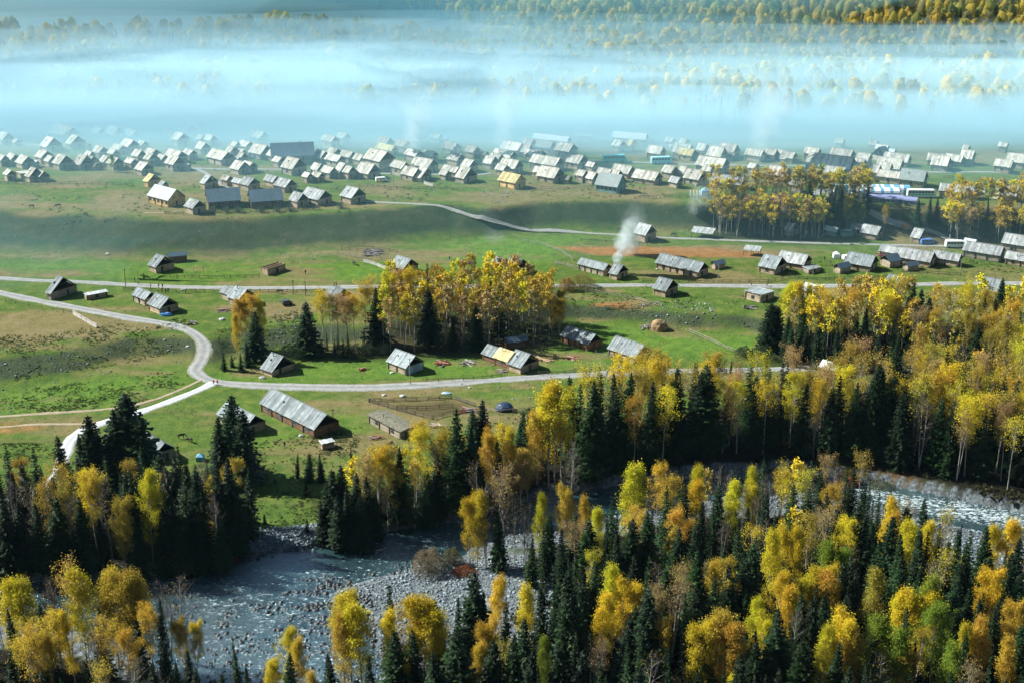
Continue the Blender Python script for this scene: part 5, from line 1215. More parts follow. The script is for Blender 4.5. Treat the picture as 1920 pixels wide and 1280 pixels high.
# ------------------------------------------------------------------ fences
M_RAIL = wood('fence_rail', (.2, .18, .15), (.42, .39, .34), (4, .4, .4))
M_DRAIL = wood('dark_fence_rail', (.07, .06, .05), (.16, .14, .12), (4, .4, .4))
_pm = MB(); _pm.tube([(0, 0, -.3), (0, 0, 1)], [.085, .075], 6); POST = _pm.mesh('post', M_RAIL)
_pm = MB(); _pm.tube([(0, 0, -.3), (0, 0, 1)], [.085, .075], 6); DPOST = _pm.mesh('post', M_DRAIL)
_pm = MB(); _pm.box((.5, 0, 0), (1.02, .07, .13)); RAIL = _pm.mesh('rail', M_RAIL)
_pm = MB(); _pm.box((.5, 0, 0), (1.02, .07, .13)); DRAIL = _pm.mesh('rail', M_DRAIL)
_pm = MB(); _pm.box((0, 0, .5), (.3, .04, 1.0)); PLANK = _pm.mesh('plank', simple('pale_plank', (.55, .54, .5), .8, 0, .2, 2))
FR = random.Random(5)
def fence(pts, label, rails=2, gap=3.2, h=1.25, dark=False, planks=False, group=None):
    W = [Vector(hit(*p)) for p in pts]
    S = []
    for a, b in zip(W[:-1], W[1:]):
        n = max(1, round((b - a).length / gap))
        for k in range(n): S.append(a.lerp(b, k / n))
    S.append(W[-1])
    S = [Vector((s.x + FR.uniform(-.15, .15), s.y + FR.uniform(-.15, .15), 0)) for s in S]
    for s in S: s.z = height1(s.x, s.y)
    o0 = S[0].copy(); root = link('plank_fence' if planks else 'fence', None, loc=o0)
    tag(root, label, 'fence', group)
    for s in S:
        link('post', DPOST if dark else POST, root, loc=s - o0, rot=(R(FR.uniform(-5, 5)), R(FR.uniform(-5, 5)), 0), scale=(1, 1, h * FR.uniform(.9, 1.15)))
    for a, b in zip(S[:-1], S[1:]):
        d = b - a; L = d.length
        if planks:
            n = max(2, int(L / .36)); rz = math.atan2(d.y, d.x)
            for k in range(n):
                p = a.lerp(b, (k + .5) / n) - o0
                link('plank', PLANK, root, loc=p, rot=(0, 0, rz), scale=(1, 1, h * FR.uniform(.85, 1.1)))
        for r in range(rails):
            if FR.random() < .07: continue
            z0 = h * (r + .75) / (rails + .1) + FR.uniform(-.08, .08); z1 = z0 + FR.uniform(-.12, .12)
            q = Vector((d.x, d.y, d.z + z1 - z0)); rot = q.to_track_quat('X', 'Z').to_euler()
            link('rail', DRAIL if dark else RAIL, root, loc=a - o0 + Vector((0, 0, z0)), rot=rot, scale=(q.length, 1, 1))
fence([(692, 754), (745, 769), (810, 786)], 'long rail fence of the corral nearest the turf-roofed shed', 4, dark=True)
fence([(692, 754), (760, 752), (846, 747), (891, 762)], 'far rail fence of the corral, towards the road', 4, dark=True)
fence([(812, 786), (850, 776), (885, 772)], 'short rail fence closing the corral beside the spruces', 3, dark=True)
fence([(745, 766), (800, 768), (850, 764)], 'dark rails dividing the inside of the corral', 2, dark=True)
fence([(905, 768), (935, 776), (985, 770)], 'low rails in front of the blue-tarped mound', 2)
fence([(136, 589), (181, 615)], 'short white plank fence below the upper left road', 1, planks=True, h=1.5)
fence([(-30, 560), (30, 571), (80, 580), (140, 590)], 'row of posts along the upper left road', 1, gap=5, dark=True)
fence([(232, 545), (330, 549), (420, 548), (520, 549), (610, 548)], 'dark rail fence just below the straight middle road', 2, dark=True)
fence([(318, 521), (360, 522), (420, 522), (485, 520)], 'grey fence in front of the cabins under the bank', 2, gap=2.5, dark=True)
fence([(681, 491), (705, 498), (727, 507)], 'white plank fence left of the grove-top cabin', 1, planks=True, h=1.2)
fence([(1045, 541), (1090, 546), (1130, 552), (1190, 562), (1240, 576)], 'fence running round the garden plot under the road', 2)
fence([(1135, 580), (1185, 578), (1237, 573)], 'dark log fence at the front of the garden plot', 2, dark=True)
fence([(1290, 622), (1330, 640), (1365, 655), (1400, 668), (1432, 681)], 'white log fence slanting down to the dark spruces', 2)
fence([(1205, 617), (1240, 620), (1272, 619)], 'low rails beneath the round haystack', 2)
fence([(1205, 528), (1290, 532), (1370, 531), (1440, 530)], 'rail fence in front of the long three-section cabin', 2, dark=True)
fence([(1440, 530), (1480, 522), (1530, 527), (1600, 524), (1680, 523)], 'rail fence along the front of the right row', 2, dark=True)
fence([(1040, 494), (1060, 499), (1085, 507)], 'pale rails left of the long smoke-side cabin', 3)
fence([(975, 453), (1020, 461), (1055, 475), (1075, 490)], 'fence around the rust-coloured field, left side', 2)
fence([(1090, 453), (1150, 456), (1230, 462)], 'thin fence below the lane, above the rusty field', 1, dark=True)
fence([(800, 716), (870, 714), (940, 706)], 'fence posts between the joined cabins and the road', 1, dark=True)
fence([(1010, 703), (1060, 700), (1110, 694)], 'dark fence between the road and striped cabins', 2, gap=2.6, dark=True)
fence([(1117, 663), (1140, 668), (1160, 672)], 'low pale logs joining the two striped cabins', 2)
fence([(645, 478), (680, 486), (715, 489)], 'grey rails of the old pen on the upper meadow', 2)
fence([(640, 470), (700, 468), (745, 474)], 'back rails of the old pen under the bank', 2, dark=True)
fence([(690, 350), (720, 354), (770, 356), (815, 355), (860, 358)], 'dark fence below the middle village cabins', 2, gap=2.8, dark=True)
fence([(795, 345), (812, 350)], 'white plank fence beside the small front cabin', 1, planks=True)
fence([(310, 402), (345, 404)], 'dark fence left of the small bank-edge cabin', 2, dark=True)
fence([(392, 397), (470, 399), (545, 397), (600, 393)], 'hedge-like dark fence before the barracks', 3, gap=2.2, dark=True)
fence([(1000, 356), (1080, 354), (1140, 358)], 'pale blue fence in front of the middle right cabins', 2)
fence([(1200, 372), (1260, 371), (1330, 374)], 'fence on the bank edge beside the white arch', 2, dark=True)
fence([(1770, 335), (1800, 334)], 'fence fragment on the open green behind the tents', 2, dark=True)
fence([(1690, 512), (1740, 514), (1800, 518)], 'fence below the pale-roofed cabin of the right row', 2, dark=True)
fence([(620, 360), (660, 355), (690, 352)], 'fence before the village cabins, above the lane', 2, dark=True)
fence([(0, 345), (60, 348), (130, 346), (200, 347), (250, 349)], 'dark fence along the front of the left houses', 2, dark=True)
fence([(0, 278), (60, 279), (100, 283)], 'pale fence between the left back houses', 1)
fence([(1210, 540), (1226, 542)], 'short rail fragment left of the lone lower cabin', 2)

# ------------------------------------------------------------------ people and animals
def skin(name, verts, edges, radii, sub=1, mats=(), pick=None, root=0):
    me = bpy.data.meshes.new(name); me.from_pydata([Vector(v) for v in verts], edges, []); o = bpy.data.objects.new(name, me); COL.objects.link(o)
    sk = o.modifiers.new('s', 'SKIN'); ss_ = o.modifiers.new('u', 'SUBSURF'); ss_.levels = sub; ss_.render_levels = sub
    for i, r in enumerate(radii):
        me.skin_vertices[0].data[i].radius = (r, r) if not isinstance(r, tuple) else r
    me.skin_vertices[0].data[root].use_root = True
    dg = bpy.context.evaluated_depsgraph_get(); ev = o.evaluated_get(dg)
    out = bpy.data.meshes.new_from_object(ev); out.name = name
    bpy.data.objects.remove(o); 
    for m in mats: out.materials.append(m)
    if pick:
        for p in out.polygons: p.material_index = pick(p.center)
    for p in out.polygons: p.use_smooth = True
    at = out.attributes.new('tint', 'FLOAT', 'FACE'); at.data.foreach_set('value', np.ones(len(out.polygons), np.float32))
    return out
M_SKIN = simple('skin', (.45, .28, .2), .6, 0, .05); M_HAIR = simple('hair', (.02, .015, .012), .6, 0, .1)
M_TROUS = simple('dark_trousers', (.03, .03, .045), .8, 0, .2)
def cloth(n, c): return simple(n, c, .8, 0, .15)
CLOTH = dict(red=cloth('red_jacket', (.5, .04, .05)), dark=cloth('dark_coat', (.03, .03, .035)), blue=cloth('blue_jacket', (.06, .14, .35)), white=cloth('white_jacket', (.6, .6, .6)))
PM = {}
def person(px, py, col, label, yaw=0, stride=.18, group='walkers on the roads'):
    g = hit(px, py)
    if col not in PM:
        s = stride
        vs = [(0, 0, .95), (0, .01, 1.2), (0, .0, 1.42), (0, .01, 1.52), (0, .03, 1.66), (0, .02, 1.74),
              (.1, 0, .9), (.11, s, .5), (.11, s * 1.2, .08), (.11, s * 1.2 + .14, .04), (-.1, 0, .9), (-.11, -s * .3, .5), (-.11, -s * 1.3, .1), (-.11, -s * 1.3 + .14, .05),
              (.2, 0, 1.4), (.26, -.06, 1.12), (.25, .06, .86), (-.2, 0, 1.4), (-.26, .08, 1.12), (-.25, .2, .9)]
        ed = [(0, 1), (1, 2), (2, 3), (3, 4), (4, 5), (0, 6), (6, 7), (7, 8), (8, 9), (0, 10), (10, 11), (11, 12), (12, 13), (2, 14), (14, 15), (15, 16), (2, 17), (17, 18), (18, 19)]
        ra = [.16, .15, .17, .06, .1, .07, .1, .07, .05, .045, .1, .07, .05, .045, .075, .055, .04, .075, .055, .04]
        def pick(c):
            if c.z > 1.5: return 3 if (c.z > 1.68 or c.y < -.01) else 2
            if abs(c.x) > .2 and c.z < .93: return 2
            return 1 if c.z > .88 else 0
        PM[col] = skin('body', vs, ed, ra, 1, (M_TROUS, CLOTH[col], M_SKIN, M_HAIR), pick)
    o = link('person', PM[col], loc=g, rot=(0, 0, yaw)); tag(o, label, 'person', group)
for a in [(401, 721, 'red', 'person in red at the road fork, left of a pair', 2.8), (408, 721, 'red', 'person in red at the road fork, right of a pair', 2.9),
          (283, 541, 'red', 'person in red jacket just left of the roadside walkers', 1.4), (298, 541, 'dark', 'person in dark coat, left of the upper two on the road', 1.2), (305, 541, 'dark', 'person in dark coat, right of the upper two on the road', 1.0),
          (304, 549, 'red', 'person in red in the roadside group below the road', .4), (311, 551, 'dark', 'middle walker in the group below the road', .2), (316, 549, 'blue', 'person in blue in the group below the road', .1),
          (253, 529, 'dark', 'lone person in dark coat above the straight road', 1.5), (627, 537, 'dark', 'left of two walkers above the dark-gabled cabin', 1.5), (631, 537, 'dark', 'right of two walkers above the dark-gabled cabin', 1.6),
          (573, 515, 'dark', 'lone person standing on the upper green meadow', .5), (1409, 537, 'dark', 'left of two walkers on the right part of the road', 1.5), (1438, 538, 'dark', 'right of two walkers on the right part of the road', 1.5),
          (1395, 613, 'dark', 'person in dark coat alone on the green by the spruces', .6), (983, 424, 'dark', 'lone walker on the pale lane in the bank', 1.6), (728, 374, 'dark', 'lone walker where the lane meets the village', 1.0), (534, 838, 'dark', 'person standing near the outhouse of the long barn', .4),
          (843, 489, 'dark', 'person beside the old pen behind the birch grove', .6), (1546, 489, 'dark', 'person standing between the right row and the lane', .3)]:
    person(*a)
M_HORSE = simple('bay_coat', (.07, .035, .02), .6, 0, .2); M_HORSE2 = simple('dark_coat_hair', (.025, .02, .018), .6, 0, .2); M_HORSE3 = simple('grey_coat_hair', (.4, .4, .4), .6, 0, .2)
M_COW = simple('cattle_coat', (.09, .05, .03), .7, 0, .4)
def horse_mesh(graze, m):
    nk = [(.85, 0, 1.35), (1.15, 0, 1.05 if graze else 1.65), (1.4, 0, .55 if graze else 1.85), (1.62, 0, .18 if graze else 1.72)]
    vs = [(0, 0, 1.25), (.5, 0, 1.22), (-.55, 0, 1.28)] + nk + [(.55, .17, 1.05), (.56, .17, .6), (.55, .17, .32), (.58, .17, .05), (.55, -.17, 1.05), (.66, -.17, .6), (.6, -.17, .32), (.63, -.17, .05),
        (-.65, .17, 1.05), (-.52, .17, .75), (-.75, .17, .48), (-.7, .17, .05), (-.65, -.17, 1.05), (-.5, -.17, .75), (-.68, -.17, .48), (-.62, -.17, .05), (-.85, 0, 1.35), (-1.0, 0, .95), (-1.0, 0, .6)]
    ed = [(0, 1), (0, 2), (1, 3), (3, 4), (4, 5), (5, 6), (1, 7), (7, 8), (8, 9), (9, 10), (1, 11), (11, 12), (12, 13), (13, 14), (2, 15), (15, 16), (16, 17), (17, 18), (2, 19), (19, 20), (20, 21), (21, 22), (2, 23), (23, 24), (24, 25)]
    ra = [.3, .3, .3, .2, .15, .12, .08, .13, .08, .05, .06, .13, .08, .05, .06, .16, .1, .055, .06, .16, .1, .055, .06, .06, .06, .05]
    return skin('body', vs, ed, ra, 1, (m,))
HM = {('g', 'b'): horse_mesh(True, M_HORSE), ('g', 'd'): horse_mesh(True, M_HORSE2), ('u', 'b'): horse_mesh(False, M_HORSE), ('u', 'w'): horse_mesh(False, M_HORSE3), ('g', 'c'): horse_mesh(True, M_COW)}
for px, py, k, yaw, lab, cat in [(60, 391, ('g', 'd'), 3.0, 'dark horse grazing farthest left on the village terrace', 'horse'), (110, 390, ('g', 'd'), 3.3, 'dark horse grazing right of another on village terrace', 'horse'), (161, 405, ('g', 'b'), 2.5, 'brown horse grazing left of the small blue-roofed hut', 'horse'),
        (344, 550, ('u', 'w'), 0, 'grey horse standing right of the roadside walkers', 'horse'), (526, 551, ('g', 'd'), 3.1, 'dark horse by the fence under the straight road', 'horse'),
        (490, 884, ('u', 'b'), .3, 'bay horse nearest the twin dark spruces', 'horse'), (517, 905, ('g', 'b'), 1.8, 'bay horse grazing in the middle of the riverside meadow', 'horse'), (578, 930, ('u', 'b'), .2, 'bay horse nearest the river on the meadow', 'horse'),
        (731, 838, ('g', 'b'), .9, 'bay horse grazing in front of the turf-roofed shed', 'horse'), (340, 822, ('g', 'd'), .4, 'dark horse on the grass left of the twin spruces', 'horse'), (357, 829, ('g', 'd'), 2.4, 'dark horse on the grass, right of another, by the spruces', 'horse'),
        (1161, 434, ('g', 'c'), .5, 'brown cow below the village bank above the smoke', 'cow'), (1262, 444, ('g', 'c'), 0, 'brown cow on the lane right of the tall lone cabin', 'cow'), (1685, 345 + 30, ('g', 'd'), 1, 'dark horse on the green near the white bus', 'horse'), (1759, 360, ('g', 'd'), .5, 'dark horse on the open green behind the white bus', 'horse'), (664, 497, ('g', 'd'), 2, 'dark horse beside the white plank fence', 'horse')]:
    g = hit(px, py)
    o = link(cat, HM[k], loc=g, rot=(0, 0, yaw)); tag(o, lab, cat, 'horses and cattle out grazing')

# ------------------------------------------------------------------ vehicles
M_TYRE = simple('tyre', (.02, .02, .02), .8, 0, .1)
def paint(n, c): return simple(n, c, .3, 0, .06, 1, spec=.5)
M_WHITE = paint('white_paint', (.78, .8, .8)); M_CYAN = paint('teal_paint', (.05, .45, .45)); M_DPAINT = paint('dark_paint', (.05, .05, .07)); M_LBLUE = paint('light_blue_paint', (.3, .6, .72))
def vehicle(px, py, L, W, H, m, label, cat='van', yaw=0, stripe=None, nose=.8):
    g = hit(px, py); root = link(cat.replace(' ', '_'), None, loc=g, rot=(0, 0, yaw)); tag(root, label, cat)
    bm = bmesh.new()
    prof = [(-L / 2, .35), (L / 2, .35), (L / 2, .35 + (H - .35) * .5), (L / 2 - nose * .45, .35 + (H - .35) * .58), (L / 2 - nose, H), (-L / 2 + .15, H), (-L / 2, H * .8)]
    a = [bm.verts.new((x, -W / 2, z)) for x, z in prof]; b = [bm.verts.new((x, W / 2, z)) for x, z in prof]
    bm.faces.new(a); bm.faces.new(list(reversed(b)))
    for i in range(len(prof)): bm.faces.new((a[i], b[i], b[(i + 1) % len(prof)], a[(i + 1) % len(prof)]))
    bmesh.ops.recalc_face_normals(bm, faces=bm.faces); bmesh.ops.bevel(bm, geom=list(bm.edges), offset=.08, segments=2, affect='EDGES')
    me = bpy.data.meshes.new('body'); bm.to_mesh(me); bm.free(); me.materials.append(m)
    at = me.attributes.new('tint', 'FLOAT', 'FACE'); at.data.foreach_set('value', np.ones(len(me.polygons), np.float32))
    link('body', me, root)
    n = max(2, int(L / 1.3)); w = (L - nose - .5) / n
    wm = MB(); wm.box((0, 0, 0), (w * .86, .04, (H - .35) * .34), 0, 1); wme = wm.mesh('window', M_GLASS)
    for k in range(n):
        for s in (-1, 1): link('window', wme, root, loc=(-L / 2 + .35 + w * (k + .5), s * (W / 2 + .015), H * .74))
    sm = MB(); sm.box((0, 0, 0), (.05, W * .8, (H - .35) * .34), 0, 1); link('windscreen', sm.mesh('windscreen', M_GLASS), root, loc=(L / 2 - nose * .68, 0, H * .78), rot=(0, R(-32), 0))
    if stripe:
        st = MB()
        for s in (-1, 1): st.box((0, s * (W / 2 + .012), H * .42), (L * .9, .03, H * .16), 0, 1)
        link('stripe', st.mesh('stripe', stripe), root)
    wh = MB(); wh.tube([(0, -.12, 0), (0, .12, 0)], [.36, .36], 14); whm = wh.mesh('wheel', M_TYRE)
    for x in (-L * .32, L * .32):
        for s in (-1, 1): link('wheel', whm, root, loc=(x, s * (W / 2 - .1), .36))
    return root
vehicle(715, 341, 4.6, 1.8, 1.9, M_WHITE, 'white van parked beside the tall village barn', 'van', .3)
vehicle(1152, 304, 10, 2.6, 3.1, M_CYAN, 'teal bus parked behind the right part of the village', 'bus', .1)
vehicle(1240, 307, 9, 2.5, 3.0, M_LBLUE, 'pale blue bus parked right of the teal bus', 'bus', .15)
vehicle(1727, 370, 11, 2.6, 3.1, M_WHITE, 'white and teal bus right of the striped tents', 'bus', -.05, stripe=M_CYAN)
vehicle(1790, 464, 7, 2.4, 2.6, M_WHITE, 'white trailer truck beside the lane at far right', 'truck', 0)
vehicle(1738, 458, 5, 2.0, 2.0, paint('blue_paint', (.1, .2, .5)), 'blue truck beside the small cabin above the lane', 'truck', .1)
vehicle(1265, 273 + 5, 4.5, 1.8, 1.6, M_WHITE, 'white car near the hazy houses at the slope foot', 'car', .2)
vehicle(1003, 308 - 6, 4.5, 1.8, 1.6, M_DPAINT, 'dark car on the village street before the cream house', 'car', .0)
vehicle(538, 572, 3.2, 1.8, 1.7, M_DPAINT, 'dark farm cart standing left of the dark-gabled cabin', 'farm cart', .5)
vehicle(1590, 487, 4.5, 1.8, 1.8, M_WHITE, 'white car parked behind the right row of cabins', 'car', .4)

# ------------------------------------------------------------------ tents
def long_tent(px, py, L, W, H, yaw, m1, m2, label):
    g = hit(px, py); root = link('long_tent', None, loc=g, rot=(0, 0, yaw)); tag(root, label, 'tent', 'long tents beside the green')
    wb = MB(); n = int(L / 1.2)
    for k in range(n):
        for s in (-1, 1): wb.box((-L / 2 + L * (k + .5) / n, s * W / 2, H * .3), (L / n * .98, .06, H * .6), 0, .8 + .4 * (k % 2), k % 2)
    for s in (-1, 1): wb.box((s * L / 2, 0, H * .35), (.05, W, H * .7))
    link('tent_wall', wb.mesh('tent_wall', m1, m2), root)
    rb = MB()
    for k in range(n):
        x0 = -L / 2 + L * k / n; x1 = x0 + L / n * 1.0
        for i in range(6):
            a0 = math.pi * i / 6; a1 = math.pi * (i + 1) / 6; r = W / 2 + .15; z = H * .6
            rb.add([(x0, -r * math.cos(a0), z + math.sin(a0) * H * .4), (x1, -r * math.cos(a0), z + math.sin(a0) * H * .4), (x1, -r * math.cos(a1), z + math.sin(a1) * H * .4), (x0, -r * math.cos(a1), z + math.sin(a1) * H * .4)], [(0, 1, 2, 3)], 1, 0 if k % 3 else 1)
    link('canopy', rb.mesh('canopy', m1, m2), root)
    for s in (-1, 1):
        db = MB(); db.box((-L * .2 + s * L * .2, -W / 2 - .05, H * .27), (1, .05, H * .5)); link('door', db.mesh('door', M_DOOR), root)
M_TW = simple('white_canvas', (.72, .76, .78), .7, 0, .08); M_TB = simple('blue_canvas', (.12, .34, .5), .6, 0, .1); M_TP = simple('violet_blue_canvas', (.22, .25, .42), .6, 0, .15)
long_tent(1605, 363, 17, 5, 3.6, -.06, M_TW, M_TB, 'left blue and white striped long tent beside the grove')
long_tent(1640, 369, 18, 5, 3.6, -.05, M_TW, M_TB, 'front blue and white striped long tent left of bus')
long_tent(1668, 362, 15, 4.6, 3.2, -.1, M_TB, M_TW, 'right blue striped long tent behind the violet one')
long_tent(1658, 377, 14, 4, 2.4, -.1, M_TP, M_TP, 'violet-blue covered shelter, left half, before the striped tents')
long_tent(1690, 380, 12, 4, 2.4, -.35, M_TP, M_TP, 'violet-blue covered shelter, right half, nearest the bus')
def small_tent(px, py, s, m, label):
    g = hit(px, py); root = link('tent', None, loc=g); tag(root, label, 'tent')
    b = MB(); b.add([(-s, -s, 0), (s, -s, 0), (s, s, 0), (-s, s, 0), (-s * .9, -s * .9, s * 1.2), (s * .9, -s * .9, s * 1.2), (s * .9, s * .9, s * 1.2), (-s * .9, s * .9, s * 1.2), (0, 0, s * 1.9)],
        [(0, 1, 5, 4), (1, 2, 6, 5), (2, 3, 7, 6), (3, 0, 4, 7)]); link('tent_wall', b.mesh('tent_wall', m), root)
    b2 = MB(); b2.add([(-s * .95, -s * .95, s * 1.2), (s * .95, -s * .95, s * 1.2), (s * .95, s * .95, s * 1.2), (-s * .95, s * .95, s * 1.2), (0, 0, s * 1.9)], [(0, 1, 4), (1, 2, 4), (2, 3, 4), (3, 0, 4)]); link('canopy', b2.mesh('canopy', m), root)
small_tent(376, 862, 1.0, M_TB, 'small blue tent on the grass between the dark spruces')
small_tent(1322, 366, 1.6, M_TB, 'bright blue tent beside the white arch on the bank')
small_tent(1568, 483, 1.2, M_TW, 'small white tent behind the right row of cabins')

# ------------------------------------------------------------------ odds and ends
def lump(name, px, py, r, m, label, cat, seed=0, amp=.2, group=None, sink=.25, sub=3):
    g = hit(px, py); o = blob(name, m, (g[0], g[1], g[2] + r[2] * (1 - sink * 2) * .5), r, seed, sub, amp, 1.4)
    at = o.data.attributes.new('tint', 'FLOAT', 'FACE'); at.data.foreach_set('value', np.random.RandomState(seed).uniform(.8, 1.15, len(o.data.polygons)).astype(np.float32))
    return tag(o, label, cat, group)
def blob(name, m, c, r, seed, sub=4, amp=.25, fr=1.6):
    from mathutils import noise as mn
    bm = bmesh.new(); bmesh.ops.create_icosphere(bm, subdivisions=sub, radius=1)
    for v in bm.verts:
        k = 1 + amp * mn.fractal(v.co * fr + Vector((seed * 7.1, seed, 0)), 1.0, 2.0, 4)
        v.co = Vector((v.co.x * r[0] * k, v.co.y * r[1] * k, v.co.z * r[2] * k))
    me = bpy.data.meshes.new(name); bm.to_mesh(me); bm.free(); me.materials.append(m)
    return link(name, me, loc=c)
M_HAY = simple('hay', (.3, .2, .11), .95, 0, .35, 3)
lump('haystack', 1236, 618, (2.6, 2.3, 2.7), M_HAY, 'round brown haystack inside low rails on the green', 'haystack', 3, .12)
lump('tarped_mound', 946, 768, (2.6, 2.1, 1.8), simple('dark_blue_tarp', (.02, .045, .09), .5, 0, .3, .8), 'dark blue tarped mound behind the corral rails', 'tarped mound', 4, .12)
lump('tarp', 312, 592, (1.9, 1.0, .8), M_TARP, 'bright blue tarp lying against the paired cabins', 'tarp', 5, .35)
lump('tarp', 836, 738, (1.3, .7, .45), M_TARPW, 'pale blue tarp heap above the corral', 'tarp', 6, .3)
M_BLD = simple('boulder_rock', (.45, .48, .47), .85, 0, .25, 1.2)
for i, (px, py, s, lab) in enumerate([(720, 741, .7, 'pale boulder above the corner of the corral'), (755, 743, .9, 'white boulder between the corral and the road'), (492, 703 + 6, .9, 'flat white stone beside the broken hut'), (735, 699, .7, 'pale stones left of the tarp-gabled cabin'),
        (1162, 690, 1.0, 'white boulder at the end of the road by striped cabin'), (1050, 716, .6, 'small pale boulder below the road by the forest'), (880, 727, .5, 'small boulder just below the lower road, middle'), (565, 817, .7, 'pale boulder at the foot of the long barn'), (416, 600, 1.0, 'white boulder left of the orange birch'),
        (1232, 545 - 40, .5, 'small boulder in front of the very long cabin'), (202, 460 + 17, .8, 'white boulder on the meadow under the left bank'), (1010, 549, 1.0, 'white slab beside the garden plot behind birches'), (352, 650, .6, 'pale stone on the outer bend of the road')]):
    lump('boulder', px, py, (s, s * .75, s * .55), M_BLD, lab, 'boulder', 10 + i, .25, 'pale boulders on the meadows')
def wood_pile(px, py, n, L, label, cols, yaw=0, seed=1, sp=1.6):
    r = random.Random(seed); g = hit(px, py); root = link('wood_pile', None, loc=g, rot=(0, 0, yaw)); tag(root, label, 'wood pile')
    ms = []
    for c in cols:
        b = MB(); b.tube([(-.5, 0, 0), (.5, 0, 0)], [.14, .11], 7); ms.append(b.mesh('log', c))
    for k in range(n):
        lay = k * 3 // n
        link('log', r.choice(ms), root, loc=(r.uniform(-.8, .8), r.uniform(-sp, sp) * (1 - lay * .3), .12 + lay * .24), rot=(0, R(r.uniform(-5, 5)), r.gauss(0, .45)), scale=(L * r.uniform(.5, 1.1), 1, 1))
M_REDW = simple('red_painted_beam', (.3, .06, .04), .8, 0, .3); M_FRESH = simple('fresh_cut_wood', (.5, .36, .22), .8, 0, .3); M_GREYW = simple('grey_timber', (.33, .32, .3), .9, 0, .3)
wood_pile(830, 682, 26, 4.5, 'heap of red and pale beams right of the tarp-gabled cabin', [M_REDW, M_REDW, M_FRESH, M_GREYW], .2, 1)
wood_pile(680, 694, 14, 2.2, 'small heap of red logs on the middle of the meadow', [M_REDW, M_FRESH], .4, 2, 1)
wood_pile(880, 681, 10, 4.5, 'grey poles lying left of the joined cabins', [M_GREYW], -.4, 3)
wood_pile(1020, 676, 12, 5, 'pale planks stacked right of the joined cabins', [M_FRESH], -.25, 4, 1)
wood_pile(1073, 673, 9, 4, 'thin planks lying before the rusty brown cabin', [M_REDW, M_GREYW], -.5, 5, .9)
wood_pile(940, 695 + 1, 12, 3, 'scraps of split wood before the joined cabins', [M_FRESH, M_GREYW], .1, 6, 1.2)
wood_pile(420, 583, 14, 4, 'heap of red and grey boards left of the orange birch', [M_REDW, M_GREYW], .2, 7)
wood_pile(360, 607, 12, 3, 'dark timber scraps above the bend of the road', [M_DARK, M_GREYW], .1, 8)
wood_pile(880, 770, 14, 5, 'grey logs heaped inside the far corner of the corral', [M_GREYW, M_REDW], -.2, 9)
wood_pile(705, 822, 10, 3, 'red-brown scraps beside the turf-roofed shed', [M_REDW, M_GREYW], .0, 10, 1)
wood_pile(820, 800, 12, 5, 'pale poles on the grass right of the turf-roofed shed', [M_GREYW, M_FRESH], -.2, 11)
wood_pile(1405, 578, 16, 5, 'grey logs heaped left of the flat-roofed log store', [M_GREYW, M_DARK], -.1, 12)
wood_pile(1625, 522, 12, 4, 'fresh pine boards before the right row of cabins', [M_FRESH], 0, 13)
wood_pile(630, 585, 12, 4, 'white timber frame pieces under the dark-gabled cabin', [M_FRESH, M_GREYW], .5, 14)
wood_pile(875, 494, 16, 6, 'grey timber of the fallen pen behind the birch grove', [M_GREYW, M_DARK, M_REDW], .0, 15, 2.2)
wood_pile(700, 474, 40, 7, 'grey timber scattered over the old pen below the bank', [M_GREYW, M_DARK], .0, 16, 4)
wood_pile(1210, 614, 10, 4, 'crossed grey poles left of the round haystack', [M_GREYW], 1.0, 17)
wood_pile(1490, 483, 22, 6, 'heap of timber and junk left end behind right row', [M_GREYW, M_FRESH, M_TARPW], .0, 18, 3)
wood_pile(1660, 482, 24, 6, 'fresh and red timber heap behind the right row', [M_REDW, M_FRESH, M_GREYW], .0, 19, 3)
wood_pile(1730, 485, 20, 6, 'pale timber heap behind the pale-roofed long cabin', [M_TARPW, M_FRESH, M_GREYW], .0, 20, 3)
def pole(px, py, h, label, m=M_RAIL, arm=True, group='poles standing among the cabins'):
    g = hit(px, py); root = link('utility_pole', None, loc=g); tag(root, label, 'pole', group)
    b = MB(); b.tube([(0, 0, -.3), (.05, 0, h)], [.13, .09], 8); link('mast', b.mesh('mast', m), root)
    if arm: a = MB(); a.box((0, 0, h - .4), (1.2, .1, .1)); link('crossarm', a.mesh('crossarm', m), root)
for a in [(1346, 531, 6.5, 'pale pole right of the very long cabin'), (1524, 520, 7, 'pale pole before the lean-to of the right row'), (769, 720, 8, 'thin pale pole in front of the tarp-gabled cabin'), (550, 552, 5, 'dark pole by the fence under the straight road', M_DARK), (573, 554, 5, 'second dark pole by the fence under the road', M_DARK),
          (236, 541, 7, 'pole beside the straight road, left of walkers', M_DARK), (558, 388 + 4, 9, 'pole before the cabin right of the barracks'), (1552, 523, 7, 'fresh pine pole left of the small blue-roofed hut'), (1800, 517, 6, 'pole before the long cabin left of the big barn'), (259, 534, 5, 'white pole above the paired cabins'),
          (625, 798, 5, 'dark pole right of the long barn', M_DARK), (1793, 462, 7, 'pale pole behind the white trailer'), (738, 350, 6, 'pole on the green before the village cabins'), (1905, 498, 6, 'pole before the cabin at the right edge')]:
    pole(*a)
def goal(px, py):
    g = hit(px, py); root = link('swing_frame', None, loc=g); tag(root, 'pale yellow swing frame in front of cabins under the bank', 'swing frame')
    for x in (-1.7, 1.7):
        b = MB(); b.tube([(x, 0, -.2), (x, 0, 3.6)], [.11, .1], 8); link('post', b.mesh('post', W_NEW), root)
    b = MB(); b.tube([(-1.8, 0, 3.6), (1.8, 0, 3.6)], [.1, .1], 8); link('crossbar', b.mesh('crossbar', W_NEW), root)
goal(373, 520)
